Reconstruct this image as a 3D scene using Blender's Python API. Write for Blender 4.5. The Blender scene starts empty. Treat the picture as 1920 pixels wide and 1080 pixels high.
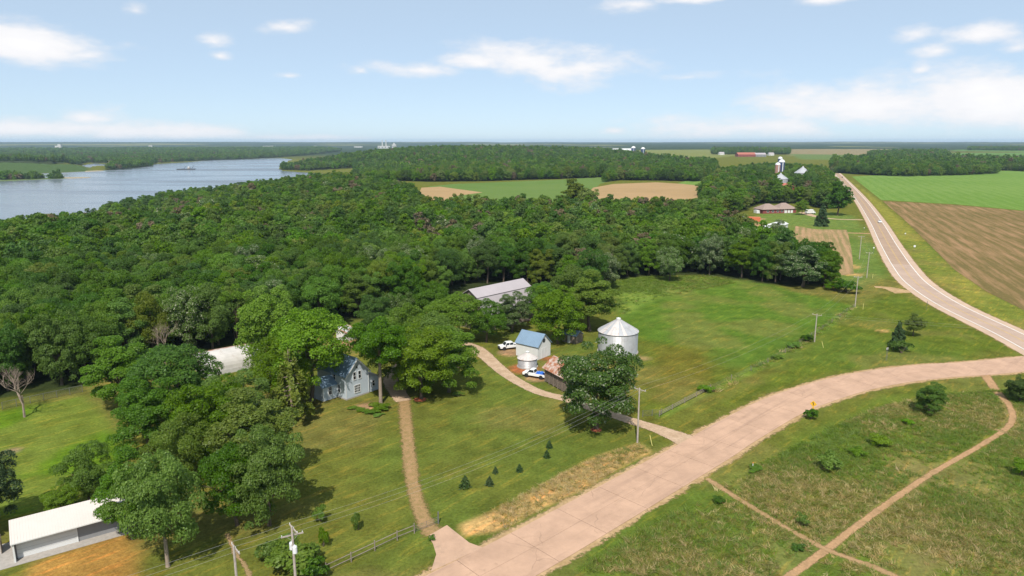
import bpy, bmesh, math, random
import numpy as np
from mathutils import Vector, Matrix

R = math.radians
random.seed(7)
rng = np.random.default_rng(11)
scene = bpy.context.scene

# ------------------------------------------------------------------ camera
CAM_H, F_PX = 50.0, 1300.0
PITCH = math.atan(274 / F_PX)
cam_data = bpy.data.cameras.new('camera')
cam = bpy.data.objects.new('camera', cam_data)
scene.collection.objects.link(cam)
cam.location = (0, 0, CAM_H)
cam.rotation_euler = (math.pi / 2 - PITCH, 0, 0)
cam_data.sensor_width = 36
cam_data.lens = 36 * F_PX / 1920
cam_data.clip_start = 1
cam_data.clip_end = 80000
scene.camera = cam


def gp(px, py, z=0.0):
    """survey point: where the sight line to a spot in the photo meets height z"""
    x = (px - 960) / F_PX
    u = (540 - py) / F_PX
    dy = math.cos(PITCH) + u * math.sin(PITCH)
    dz = -math.sin(PITCH) + u * math.cos(PITCH)
    t = (z - CAM_H) / dz
    return (x * t, dy * t)


def gps(pts, z=0.0):
    return [gp(a, b, z) for a, b in pts]


# ------------------------------------------------------------------ light
SUN_EL, SUN_AZ = 52.0, 7.0          # shadows point to +Y, a little to +X
sd = bpy.data.lights.new('sun', 'SUN')
sd.energy = 5.0
sd.angle = R(0.53)
sd.color = (1.0, 0.95, 0.86)
sun = bpy.data.objects.new('sun', sd)
scene.collection.objects.link(sun)
sun.location = (0, -50, 120)
sun.rotation_euler = (R(90 - SUN_EL), 0, R(-SUN_AZ))

world = bpy.data.worlds.new('World')
scene.world = world
world.use_nodes = True
wn = world.node_tree
for n in list(wn.nodes):
    wn.nodes.remove(n)


def N(tree, typ, **kw):
    n = tree.nodes.new(typ)
    for k, v in kw.items():
        setattr(n, k, v)
    return n


def mth(tree, op, a, b=None, c=None, clamp=False):
    n = tree.nodes.new('ShaderNodeMath')
    n.operation = op
    n.use_clamp = clamp
    for i, v in enumerate((a, b, c)):
        if v is None:
            continue
        if isinstance(v, (int, float)):
            n.inputs[i].default_value = v
        else:
            tree.links.new(v, n.inputs[i])
    return n.outputs[0]


def mixc(tree, f, a, b, mode='MIX'):
    n = tree.nodes.new('ShaderNodeMix')
    n.data_type = 'RGBA'
    n.blend_type = mode
    for s, v in ((n.inputs['Factor'], f), (n.inputs['A'], a), (n.inputs['B'], b)):
        pass
    ins = [i for i in n.inputs if i.enabled]
    fi = n.inputs[0]
    ai = n.inputs[6]
    bi = n.inputs[7]
    for s, v in ((fi, f), (ai, a), (bi, b)):
        if isinstance(v, (int, float)):
            s.default_value = v
        elif isinstance(v, tuple):
            s.default_value = (v[0], v[1], v[2], 1)
        else:
            tree.links.new(v, s)
    return n.outputs[2]


SKY_STRENGTH = 0.14
sky = N(wn, 'ShaderNodeTexSky', sky_type='NISHITA', sun_disc=False)
sky.sun_elevation = R(SUN_EL)
sky.sun_rotation = R(180 + SUN_AZ)
sky.altitude = 200
sky.air_density = 0.6
sky.dust_density = 0.3
sky.ozone_density = 3.0
tc = N(wn, 'ShaderNodeTexCoord')
sep = N(wn, 'ShaderNodeSeparateXYZ')
wn.links.new(tc.outputs['Generated'], sep.inputs[0])
az = mth(wn, 'MULTIPLY', mth(wn, 'ARCTAN2', sep.outputs[0], sep.outputs[1]), 57.2958)
el = mth(wn, 'MULTIPLY', mth(wn, 'ARCSINE', sep.outputs[2]), 57.2958)
mp = N(wn, 'ShaderNodeVectorMath', operation='MULTIPLY')
mp.inputs[1].default_value = (9.0, 9.0, 24.0)
wn.links.new(tc.outputs['Generated'], mp.inputs[0])
nz = N(wn, 'ShaderNodeTexNoise')
nz.inputs['Scale'].default_value = 1.0
nz.inputs['Detail'].default_value = 10
nz.inputs['Roughness'].default_value = 0.62
wn.links.new(mp.outputs[0], nz.inputs['Vector'])
nb = N(wn, 'ShaderNodeTexNoise')
nb.inputs['Scale'].default_value = 0.32
nb.inputs['Detail'].default_value = 3
wn.links.new(mp.outputs[0], nb.inputs['Vector'])


def px_dir(px, py):
    x = (px - 960) / F_PX
    u = (540 - py) / F_PX
    d = Vector((x, math.cos(PITCH) + u * math.sin(PITCH), -math.sin(PITCH) + u * math.cos(PITCH))).normalized()
    return math.degrees(math.atan2(d.x, d.y)), math.degrees(math.asin(d.z))


# cumulus banks: centre x, y, half width, half height in the photo, weight
CLOUDS = [(50, 82, 160, 56, 1.1), (170, 105, 60, 16, .8), (975, 112, 150, 45, 1), (1090, 130, 120, 42, 1), (790, 131, 120, 20, 1.0), (900, 118, 110, 26, 1.0),
          (1620, 200, 300, 66, 1.3), (1840, 185, 230, 78, 1.35), (1400, 238, 240, 34, 1.1), (2050, 200, 260, 80, 1.2),
          (540, 52, 50, 16, .9), (400, 78, 28, 16, .8), (412, 104, 16, 9, .6), (255, 20, 26, 14, .7), (540, 142, 32, 8, .7), (165, 222, 60, 20, .7), (60, 245, 220, 26, 1.1),
          (300, 250, 200, 24, 1.1), (560, 260, 160, 10, .7), (1190, 8, 60, 22, .8), (1290, 0, 110, 12, .8), (1545, 0, 70, 13, .8),
          (1720, 62, 50, 20, .8), (1830, 65, 90, 26, .9), (1760, 95, 45, 16, .8), (1905, 90, 40, 20, .8), (1727, 130, 22, 15, .7),
          (1150, 246, 40, 9, .7), (676, 134, 22, 12, .6), (-250, 150, 190, 60, 1), (1290, 145, 40, 8, .5)]
best = None
for (cx, cy, hw, hh, w) in CLOUDS:
    a0, e0 = px_dir(cx, cy)
    a1, e1 = px_dir(cx + hw, cy)
    a2, e2 = px_dir(cx, cy - hh)
    da = mth(wn, 'MULTIPLY', mth(wn, 'SUBTRACT', az, a0), 1 / abs(a1 - a0))
    de = mth(wn, 'MULTIPLY', mth(wn, 'SUBTRACT', el, e0), 1 / abs(e2 - e0))
    # flat undersides: squeeze the lower half
    de = mth(wn, 'MAXIMUM', de, mth(wn, 'MULTIPLY', de, -1.35))
    r2 = mth(wn, 'SQRT', mth(wn, 'ADD', mth(wn, 'MULTIPLY', da, da), mth(wn, 'MULTIPLY', de, de)))
    m = mth(wn, 'MULTIPLY', mth(wn, 'SUBTRACT', 1.0, r2), w)
    best = m if best is None else mth(wn, 'MAXIMUM', best, m)
best = mth(wn, 'MAXIMUM', best, -0.9)
# clouds go on, at the same cover, all round the sky
gen = mth(wn, 'SUBTRACT', mth(wn, 'MULTIPLY', nb.outputs[0], 4.0), 2.75)
behind = mth(wn, 'MULTIPLY', mth(wn, 'SUBTRACT', mth(wn, 'ABSOLUTE', az), 42), 0.05, clamp=True)
high = mth(wn, 'MULTIPLY', mth(wn, 'SUBTRACT', el, 14), 0.12, clamp=True)
gen = mth(wn, 'SUBTRACT', gen, mth(wn, 'MULTIPLY', mth(wn, 'SUBTRACT', 1.0, mth(wn, 'MAXIMUM', behind, high)), 3.0))
best = mth(wn, 'MAXIMUM', best, gen)
dens = mth(wn, 'ADD', mth(wn, 'MULTIPLY', best, 1.0), mth(wn, 'MULTIPLY', mth(wn, 'SUBTRACT', nz.outputs[0], 0.5), 3.2))
mr = N(wn, 'ShaderNodeMapRange', interpolation_type='SMOOTHSTEP')
mr.inputs['From Min'].default_value = -0.22
mr.inputs['From Max'].default_value = 0.95
mr.inputs['To Max'].default_value = 0.96
wn.links.new(dens, mr.inputs['Value'])
abv = mth(wn, 'MULTIPLY', mth(wn, 'ADD', el, 0.3), 1.5, clamp=True)
cfac = mth(wn, 'MULTIPLY', mr.outputs[0], abv)
K = 1 / SKY_STRENGTH
shade = N(wn, 'ShaderNodeMapRange')
shade.inputs['From Min'].default_value = 0.2
shade.inputs['From Max'].default_value = 1.5
wn.links.new(dens, shade.inputs['Value'])
ccol = mixc(wn, shade.outputs[0], (0.80 * K, 0.80 * K, 0.83 * K), (0.93 * K, 0.915 * K, 0.915 * K))
# an even pale tint, added over the whole sky to flatten its gradient
FLAT_TINT = (0.545 * K, 0.665 * K, 0.755 * K)
skyc = mixc(wn, 0.66, sky.outputs[0], FLAT_TINT)
bg = N(wn, 'ShaderNodeBackground')
bg.inputs['Strength'].default_value = SKY_STRENGTH
wn.links.new(mixc(wn, cfac, skyc, ccol), bg.inputs['Color'])
wo = N(wn, 'ShaderNodeOutputWorld')
wn.links.new(bg.outputs[0], wo.inputs[0])

scene.view_settings.view_transform = 'Standard'
scene.view_settings.look = 'None'
scene.view_settings.exposure = 0.18
scene.view_settings.gamma = 1.0
scene.view_settings.use_curve_mapping = False
scene.cycles.use_denoising = True
scene.cycles.max_bounces = 4
scene.cycles.diffuse_bounces = 2
scene.cycles.glossy_bounces = 2
scene.cycles.transmission_bounces = 2
scene.cycles.transparent_max_bounces = 8
scene.cycles.volume_bounces = 0
scene.cycles.caustics_reflective = False
scene.cycles.caustics_refractive = False

# ------------------------------------------------------------------ helpers


def link(o):
    scene.collection.objects.link(o)
    return o


def tag(o, label=None, cat=None, group=None, kind=None):
    if label:
        o['label'] = label
    if cat:
        o['category'] = cat
    if group:
        o['group'] = group
    if kind:
        o['kind'] = kind
    return o


def empty(name, loc, rz=0.0):
    o = bpy.data.objects.new(name, None)
    o.empty_display_size = 0.3
    link(o)
    o.location = loc
    o.rotation_euler = (0, 0, rz)
    return o


class MB:
    """collects simple solids; build() links them as one mesh object"""

    def __init__(s):
        s.v = []
        s.f = []

    def add(s, vs, fs):
        b = len(s.v)
        s.v += [tuple(map(float, v)) for v in vs]
        s.f += [tuple(b + i for i in f) for f in fs]
        return s

    def box(s, x0, x1, y0, y1, z0, z1):
        vs = [(x0, y0, z0), (x1, y0, z0), (x1, y1, z0), (x0, y1, z0), (x0, y0, z1), (x1, y0, z1), (x1, y1, z1), (x0, y1, z1)]
        return s.add(vs, [(0, 3, 2, 1), (4, 5, 6, 7), (0, 1, 5, 4), (1, 2, 6, 5), (2, 3, 7, 6), (3, 0, 4, 7)])

    def prism(s, prof, axis, a, b):
        """closed 2-D profile extruded from a to b along axis ('x' or 'y'); profile is (other, z)"""
        n = len(prof)
        mk = (lambda t, p: (t, p[0], p[1])) if axis == 'x' else (lambda t, p: (p[0], t, p[1]))
        vs = [mk(a, p) for p in prof] + [mk(b, p) for p in prof]
        fs = [tuple(range(n))[::-1], tuple(range(n, 2 * n))]
        fs += [(i, (i + 1) % n, n + (i + 1) % n, n + i) for i in range(n)]
        return s.add(vs, fs)

    def tube(s, p, q, r0, r1=None, n=8, caps=True):
        r1 = r0 if r1 is None else r1
        p, q = Vector(p), Vector(q)
        d = (q - p).normalized()
        a = d.orthogonal().normalized()
        b = d.cross(a)
        vs = []
        for c, r in ((p, r0), (q, r1)):
            for i in range(n):
                t = 2 * math.pi * i / n
                vs.append(c + (a * math.cos(t) + b * math.sin(t)) * r)
        fs = [(i, (i + 1) % n, n + (i + 1) % n, n + i) for i in range(n)]
        if caps:
            fs += [tuple(range(n))[::-1], tuple(range(n, 2 * n))]
        return s.add(vs, fs)

    def lathe(s, prof, n=32, cx=0, cy=0):
        """profile of (radius, z) turned round the z axis"""
        m = len(prof)
        vs = []
        for (r, z) in prof:
            for i in range(n):
                t = 2 * math.pi * i / n
                vs.append((cx + r * math.cos(t), cy + r * math.sin(t), z))
        fs = []
        for j in range(m - 1):
            for i in range(n):
                fs.append((j * n + i, j * n + (i + 1) % n, (j + 1) * n + (i + 1) % n, (j + 1) * n + i))
        if prof[0][0] > 1e-4:
            fs.append(tuple(range(n))[::-1])
        if prof[-1][0] > 1e-4:
            fs.append(tuple((m - 1) * n + i for i in range(n)))
        return s.add(vs, fs)

    def quadslab(s, a, b, c, d, t):
        """a thin slab with top corners a b c d and thickness t below them"""
        P4 = [Vector(p) for p in (a, b, c, d)]
        nrm = (P4[1] - P4[0]).cross(P4[3] - P4[0]).normalized()
        if nrm.z < 0:
            nrm = -nrm
        lo = [p - nrm * t for p in P4]
        return s.add(P4 + lo, [(0, 1, 2, 3), (7, 6, 5, 4), (0, 4, 5, 1), (1, 5, 6, 2), (2, 6, 7, 3), (3, 7, 4, 0)])

    def build(s, name, mat, parent=None, smooth=False, bevel=0):
        me = bpy.data.meshes.new(name)
        me.from_pydata(s.v, [], s.f)
        bm = bmesh.new()
        bm.from_mesh(me)
        bmesh.ops.recalc_face_normals(bm, faces=bm.faces)
        if bevel:
            bmesh.ops.bevel(bm, geom=bm.edges[:], offset=bevel, segments=1, affect='EDGES', clamp_overlap=True)
        bm.to_mesh(me)
        bm.free()
        if smooth:
            for p in me.polygons:
                p.use_smooth = True
        me.materials.append(mat)
        o = bpy.data.objects.new(name, me)
        link(o)
        if parent:
            o.parent = parent
        return o


def copy_tree(o, parent=None):
    c = o.copy()
    link(c)
    c.parent = parent
    for ch in o.children:
        copy_tree(ch, c)
    return c


MATS = {}


def mat(name, col, rough=0.8, var=0.15, scale=1.0, metal=0.0, bump=0.0, col2=None, thr=(0.45, 0.65), bscale=None, spec=0.3, stripes=None):
    """plain procedural surface: base colour, blotchy variation, optional second colour (wear), optional relief"""
    if name in MATS:
        return MATS[name]
    m = bpy.data.materials.new(name)
    m.use_nodes = True
    t = m.node_tree
    bs = t.nodes['Principled BSDF']
    tcn = N(t, 'ShaderNodeTexCoord')
    nz = N(t, 'ShaderNodeTexNoise')
    nz.inputs['Scale'].default_value = scale
    nz.inputs['Detail'].default_value = 6
    nz.inputs['Roughness'].default_value = 0.65
    t.links.new(tcn.outputs['Object'], nz.inputs['Vector'])
    mr = N(t, 'ShaderNodeMapRange')
    mr.inputs['From Min'].default_value = 0.3
    mr.inputs['From Max'].default_value = 0.7
    mr.inputs['To Min'].default_value = 1 - var
    mr.inputs['To Max'].default_value = 1 + var
    t.links.new(nz.outputs[0], mr.inputs['Value'])
    c = mixc(t, 1.0, col, mr.outputs[0], 'MULTIPLY')
    if col2:
        n2 = N(t, 'ShaderNodeTexNoise')
        n2.inputs['Scale'].default_value = scale * 0.7
        n2.inputs['Detail'].default_value = 8
        n2.inputs['Roughness'].default_value = 0.7
        t.links.new(tcn.outputs['Object'], n2.inputs['Vector'])
        m2 = N(t, 'ShaderNodeMapRange', interpolation_type='SMOOTHSTEP')
        m2.inputs['From Min'].default_value = thr[0]
        m2.inputs['From Max'].default_value = thr[1]
        t.links.new(n2.outputs[0], m2.inputs['Value'])
        c = mixc(t, m2.outputs[0], c, col2)
    t.links.new(c, bs.inputs['Base Color'])
    bs.inputs['Roughness'].default_value = rough
    bs.inputs['Metallic'].default_value = metal
    bs.inputs['Specular IOR Level'].default_value = spec
    if bump:
        n3 = N(t, 'ShaderNodeTexNoise')
        n3.inputs['Scale'].default_value = bscale or scale * 6
        n3.inputs['Detail'].default_value = 5
        t.links.new(tcn.outputs['Object'], n3.inputs['Vector'])
        bp = N(t, 'ShaderNodeBump')
        bp.inputs['Strength'].default_value = bump
        bp.inputs['Distance'].default_value = 0.1
        t.links.new(n3.outputs[0], bp.inputs['Height'])
        t.links.new(bp.outputs[0], bs.inputs['Normal'])
    MATS[name] = m
    return m


def leaf_mat(name, col, col_b, bloom=0.0, bloom_glint_col=(0.55, 0.56, 0.42), transl=0.42):
    m = bpy.data.materials.new(name)
    m.use_nodes = True
    t = m.node_tree
    for n in list(t.nodes):
        t.nodes.remove(n)
    geo = N(t, 'ShaderNodeNewGeometry')
    oi = N(t, 'ShaderNodeObjectInfo')
    c = mixc(t, geo.outputs['Random Per Island'], col, col_b)
    # each tree has its own tone
    hs = N(t, 'ShaderNodeHueSaturation')
    t.links.new(mth(t, 'ADD', 0.480, mth(t, 'MULTIPLY', oi.outputs['Random'], 0.028)), hs.inputs['Hue'])
    r2 = mth(t, 'FRACT', mth(t, 'MULTIPLY', oi.outputs['Random'], 17.3))
    t.links.new(mth(t, 'ADD', 0.82, mth(t, 'MULTIPLY', r2, 0.36)), hs.inputs['Value'])
    r3 = mth(t, 'FRACT', mth(t, 'MULTIPLY', oi.outputs['Random'], 41.7))
    t.links.new(mth(t, 'ADD', 0.94, mth(t, 'MULTIPLY', r3, 0.22)), hs.inputs['Saturation'])
    t.links.new(c, hs.inputs['Color'])
    c = hs.outputs[0]
    if bloom:  # pale leaves
        k = mth(t, 'LESS_THAN', mth(t, 'FRACT', mth(t, 'MULTIPLY', geo.outputs['Random Per Island'], 37.7)), bloom)
        c = mixc(t, k, c, bloom_glint_col)
    d = N(t, 'ShaderNodeBsdfPrincipled')
    d.inputs['Roughness'].default_value = 0.48
    d.inputs['Specular IOR Level'].default_value = 0.28
    tr = N(t, 'ShaderNodeBsdfTranslucent')
    t.links.new(c, d.inputs['Base Color'])
    t.links.new(mixc(t, 1.0, c, (1.1, 1.25, 0.6), 'MULTIPLY'), tr.inputs['Color'])
    mx = N(t, 'ShaderNodeMixShader')
    mx.inputs[0].default_value = transl
    t.links.new(d.outputs[0], mx.inputs[1])
    t.links.new(tr.outputs[0], mx.inputs[2])
    o = N(t, 'ShaderNodeOutputMaterial')
    t.links.new(mx.outputs[0], o.inputs[0])
    MATS[name] = m
    return m


# numpy value noise
def vnoise(x, y, s, seed=0):
    x = np.asarray(x, float) / s
    y = np.asarray(y, float) / s
    xi = np.floor(x).astype(np.int64)
    yi = np.floor(y).astype(np.int64)
    fx = x - xi
    fy = y - yi
    fx = fx * fx * (3 - 2 * fx)
    fy = fy * fy * (3 - 2 * fy)

    def h(a, b):
        n = (a * 374761393 + b * 668265263 + seed * 1442695041) & 0x7fffffff
        n = ((n ^ (n >> 13)) * 1274126177) & 0x7fffffff
        return ((n ^ (n >> 16)) & 0xffff) / 65535.0
    return (h(xi, yi) * (1 - fx) + h(xi + 1, yi) * fx) * (1 - fy) + (h(xi, yi + 1) * (1 - fx) + h(xi + 1, yi + 1) * fx) * fy


def fbm(x, y, s, seed=0, o=4):
    t = 0
    a = 0.5
    for k in range(o):
        t = t + a * vnoise(x, y, s / 2 ** k, seed + k)
        a *= 0.5
    return t / (1 - 0.5 ** o)


def inside(poly, x, y):
    x = np.asarray(x, float)
    y = np.asarray(y, float)
    r = np.zeros(x.shape, bool)
    n = len(poly)
    for i in range(n):
        x0, y0 = poly[i]
        x1, y1 = poly[(i + 1) % n]
        if y0 == y1:
            continue
        c = ((y0 > y) != (y1 > y)) & (x < (x1 - x0) * (y - y0) / (y1 - y0) + x0)
        r ^= c
    return r


def dist_line(pts, x, y, closed=False):
    d = np.full(np.shape(x), 1e9)
    n = len(pts)
    for i in range(n if closed else n - 1):
        ax, ay = pts[i]
        bx, by = pts[(i + 1) % n]
        vx, vy = bx - ax, by - ay
        L = vx * vx + vy * vy + 1e-9
        t = np.clip(((x - ax) * vx + (y - ay) * vy) / L, 0, 1)
        d = np.minimum(d, np.hypot(x - ax - t * vx, y - ay - t * vy))
    return d


def sdist(poly, x, y):
    """signed distance, positive inside"""
    d = dist_line(poly, x, y, True)
    return np.where(inside(poly, x, y), d, -d)


def sstep(a, b, v):
    t = np.clip((v - a) / (b - a), 0, 1)
    return t * t * (3 - 2 * t)


def smooth_path(pts, step):
    """Catmull-Rom through pts, resampled every step metres"""
    P = [np.array(p, float) for p in pts]
    P = [2 * P[0] - P[1]] + P + [2 * P[-1] - P[-2]]
    out = []
    for i in range(1, len(P) - 2):
        n = max(2, int(np.linalg.norm(P[i + 1] - P[i]) / step))
        for k in range(n):
            t = k / n
            out.append(0.5 * ((2 * P[i]) + (-P[i - 1] + P[i + 1]) * t + (2 * P[i - 1] - 5 * P[i] + 4 * P[i + 1] - P[i + 2]) * t * t
                              + (-P[i - 1] + 3 * P[i] - 3 * P[i + 1] + P[i + 2]) * t ** 3))
    out.append(P[-2])
    return out
# ------------------------------------------------------------------ terrain
WATER_Z = -22.0
NEAR_SHORE = gps([(-900, 470), (-400, 432), (0, 407), (120, 402), (200, 367), (330, 347), (520, 336), (615, 329)], -3)
HEAD_SHORE = gps([(618, 327), (570, 323.5), (527, 320.5), (521, 316), (527, 307), (545, 299)], WATER_Z)
FAR_SHORE = gps([(520, 296.5), (440, 299), (396, 300.5), (354, 304), (290, 308), (286, 312), (225, 318), (165, 321.5), (0, 329), (-300, 338), (-900, 352)], WATER_Z)
RIVER = NEAR_SHORE + HEAD_SHORE + FAR_SHORE
LAGOON = gps([(-200, 319), (0, 317), (100, 316), (132, 315), (160, 308.5), (178, 306), (205, 308), (195, 312), (165, 318), (145, 316.5), (100, 319), (0, 321), (-200, 322)], WATER_Z)


def hgt(x, y):
    x = np.asarray(x, float)
    y = np.asarray(y, float)
    dr = -sdist(RIVER, x, y)
    dl = -sdist(LAGOON, x, y)
    left = sstep(-250, -900, x + 0.10 * (y - 2000)) * sstep(1700, 2000, y + 0.25 * np.minimum(0, x + 600))
    left = np.where((y > 2650) & (x < -250), np.maximum(left, sstep(2650, 3000, y) * sstep(-250, -600, x)), left)
    U = 0 * x
    U = U + 21 * np.exp(-(((x + 120) / 480) ** 2 + ((y - 2250) / 430) ** 2))
    U = U + 10 * sstep(1500, 3200, y) * sstep(-200, 600, x) * (0.4 + 0.8 * fbm(x, y, 900, 3))
    far_r = sstep(3800, 12500, y)
    U = U + far_r * (24 + 52 * (fbm(x, y, 3600, 5) - 0.38))
    Ul = -19 + 8 * sstep(3600, 5200, y) + sstep(5500, 12500, y) * (50 + 44 * (fbm(x, y, 3400, 9) - 0.5))
    U = U * (1 - left) + Ul * left
    h = WATER_Z + (U - WATER_Z) * sstep(0, 230, dr)
    h = np.where(dr < 0, WATER_Z - np.minimum(2.5, -dr * 0.05), h)
    h = np.where(dl < 0, WATER_Z - np.minimum(1.5, -dl * 0.05), h)
    return h


def hz(x, y):
    return float(hgt(np.array([x]), np.array([y]))[0])


# ---- ground cover: which plants or soil grow where (albedo per spot)
C_LAWN = (0.108, 0.120, 0.022)
C_LUSH = (0.085, 0.150, 0.022)
C_PAST = (0.076, 0.132, 0.017)
C_STRAW = (0.40, 0.26, 0.10)
C_SOIL = (0.330, 0.200, 0.115)
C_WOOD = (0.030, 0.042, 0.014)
C_DITCH = (0.185, 0.185, 0.035)

W_MAIN = gps([(-700, 800), (-200, 765), (0, 752), (140, 733), (205, 700), (330, 668), (440, 648), (560, 640), (640, 606), (700, 596), (780, 590), (850, 560),
              (880, 545), (1000, 535), (1100, 560), (1150, 545), (1165, 522), (1300, 517), (1420, 531), (1500, 537), (1555, 533), (1556, 516),
              (1490, 500), (1440, 482), (1370, 450), (1345, 425), (1330, 408), (800, 408), (775, 372), (700, 352), (640, 345)]) + \
    gps([(610, 331), (520, 338), (330, 349), (200, 369), (120, 404), (0, 409), (-400, 434), (-700, 450)], -3)
W_NORTH = gps([(640, 335), (800, 341), (900, 340), (1000, 337), (1130, 333), (1180, 330), (1320, 334), (1345, 328), (1340, 312), (1200, 300), (1140, 294)]) + gps([(1050, 283), (760, 283)], 10) + \
    [(-330, 2300), (-600, 2150), (-640, 1880), (-520, 1760), (-380, 1700), (-330, 1500)]
W_CLUMP = gps([(1130, 342), (1160, 338), (1240, 339), (1318, 341), (1320, 335), (1180, 331), (1140, 334)])
W_FARM = gps([(1335, 408), (1375, 402), (1425, 383), (1500, 382), (1530, 388), (1556, 392), (1580, 390), (1572, 365), (1553, 340), (1545, 328), (1480, 322), (1400, 322), (1345, 335), (1330, 350), (1310, 372)])
W_EAST = gps([(1560, 324), (1640, 329), (1700, 331), (1800, 329), (1868, 326), (1872, 319), (1925, 322), (2100, 322), (2100, 308), (1900, 306), (1780, 302), (1700, 300), (1620, 305), (1560, 306)])
W_EAST2 = gps([(1625, 300), (1700, 301), (1780, 297), (1770, 291), (1690, 290), (1630, 293)])
W_EAST3 = gps([(1815, 285), (2100, 286), (2100, 282), (1815, 281)])
W_FARMS_N = gps([(1335, 292), (1480, 292), (1480, 287), (1335, 286)])
W_BANK = gps([(-700, 345), (-300, 335), (0, 318), (0, 316), (100, 315), (140, 313)], -20) + gps([(165, 305), (200, 306), (215, 309), (196, 318), (230, 317), (286, 311), (290, 306), (360, 301), (400, 299.5), (520, 295), (560, 293), (640, 286), (600, 281), (0, 285), (-700, 288)], -20)
WOODS = [W_MAIN, W_NORTH, W_CLUMP, W_FARM, W_EAST, W_EAST2, W_EAST3, W_FARMS_N, W_BANK]

P_PASTURE = gps([(1150, 525), (1300, 517), (1450, 535), (1600, 575), (1560, 620), (1500, 645), (1330, 735), (1235, 783), (1195, 775), (1190, 690), (1130, 640), (1160, 600)])
P_PAST_DRY = gps([(1190, 640), (1300, 655), (1400, 690), (1330, 735), (1235, 783), (1195, 785), (1160, 720), (1190, 690)])
P_WEEDS = gps([(1140, 530), (1220, 518), (1330, 516), (1400, 527), (1330, 540), (1230, 560), (1170, 590)])
P_LEFTLAWN = gps([(-200, 800), (0, 770), (150, 745), (215, 790), (235, 850), (220, 900), (150, 950), (0, 975), (-200, 1000)])
P_BROWN_BL = gps([(40, 1085), (60, 1060), (222, 1003), (255, 1040), (262, 1090), (120, 1130)])
P_STRAW = gps([(862, 985), (868, 1004), (930, 998), (1010, 958), (1100, 915), (1170, 872), (1216, 848), (1195, 834), (1120, 857), (1000, 918), (920, 958)])
P_MEADOW = gps([(1010, 1085), (1300, 925), (1420, 855), (1540, 790), (1650, 745), (1760, 722), (1920, 712), (2100, 705), (2200, 1100), (1600, 1200)])
P_MEADOW_STRAW = [gps([(1380, 1000), (1470, 960), (1560, 1000), (1500, 1080), (1350, 1085), (1250, 1080)]), gps([(1560, 900), (1700, 850), (1760, 880), (1640, 950)]),
                  gps([(1650, 980), (1800, 930), (1930, 900), (1960, 1080), (1700, 1090)]), gps([(1810, 750), (1890, 755), (1890, 800), (1850, 800)])]
P_TRIANGLE = gps([(1330, 770), (1480, 690), (1600, 585), (1680, 545), (1760, 590), (1905, 655), (1700, 676), (1560, 700), (1440, 735)])
P_EASTSIDE = gps([(1590, 335), (1650, 378), (1700, 420), (1740, 460), (1790, 505), (1850, 545), (1930, 585), (1930, 625), (1860, 592), (1750, 525), (1690, 455), (1622, 365)])
P_YARD = gps([(1370, 425), (1430, 400), (1560, 398), (1600, 405), (1645, 470), (1665, 520), (1600, 545), (1570, 530), (1560, 500), (1480, 460)])
P_MARSH = gps([(-300, 332), (0, 320), (100, 319), (145, 317), (165, 318.5), (165, 321), (0, 328.5), (-300, 337)], WATER_Z)
P_BANKGRASS = gps([(288, 307), (300, 303.5), (354, 302), (354, 303.8)], WATER_Z)
P_FARFIELDS = [(gps([(1180, 300), (1200, 284), (1330, 283), (1390, 293), (1330, 300)]), (0.15, 0.17, 0.05)),
               (gps([(1480, 294), (1480, 283), (1690, 282), (1700, 288), (1600, 300)]), (0.20, 0.17, 0.09)),
               (gps([(1500, 300), (1600, 301), (1640, 293), (1480, 291)]), (0.10, 0.15, 0.045)),
               (gps([(1700, 300), (1780, 290), (2000, 288), (2000, 296), (1790, 302)]), (0.09, 0.17, 0.04)),
               (gps([(1780, 286), (2000, 289), (2000, 284), (1800, 283)]), (0.09, 0.17, 0.04)),
               (gps([(1050, 283), (1190, 284), (1180, 292), (1130, 291)]), (0.20, 0.19, 0.08)),
               (gps([(840, 300), (935, 300), (930, 294), (850, 293)], 8), (0.22, 0.19, 0.11))]

ys = [30.0]
while ys[-1] < 27000:
    ys.append(ys[-1] + max(0.55, 0.0085 * ys[-1]))
ys = np.array(ys)
us = np.linspace(-1.25, 1.25, 380)
YY, UU = np.meshgrid(ys, us, indexing='ij')
XX = UU * (45 + 0.78 * YY)
nr, nc = XX.shape
gx, gy = XX.ravel(), YY.ravel()
gz = hgt(gx, gy)
col = np.empty((gx.size, 3))
f1 = fbm(gx, gy, 40, 21)
col[:] = C_LAWN
# open country far away: a patchwork of fields and woods
pw = fbm(gx, gy, 900, 31, 5)
fw = sstep(2600, 4200, gy)[:, None]
wood_far = np.array((0.028, 0.050, 0.022))
field_far = np.array((0.15, 0.16, 0.06))
pc = sstep(0.60, 0.68, pw)[:, None]
col[:] = col * (1 - fw) + (wood_far * (1 - pc) + field_far * pc) * fw
wob = (fbm(gx, gy, 9, 41) - 0.5)


def paint(poly, c, feather=2.0, wobble=3.0, amount=1.0):
    d = sdist(poly, gx, gy) + wob * wobble * 2
    w = (sstep(-feather, feather, d) * amount)[:, None]
    col[:] = col * (1 - w) + np.array(c) * w


def paint_line(pts, c, half, feather=1.0, wobble=1.0, amount=1.0):
    d = half - dist_line(pts, gx, gy) + wob * wobble * 2
    w = (sstep(-feather, feather, d) * amount)[:, None]
    col[:] = col * (1 - w) + np.array(c) * w


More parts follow.
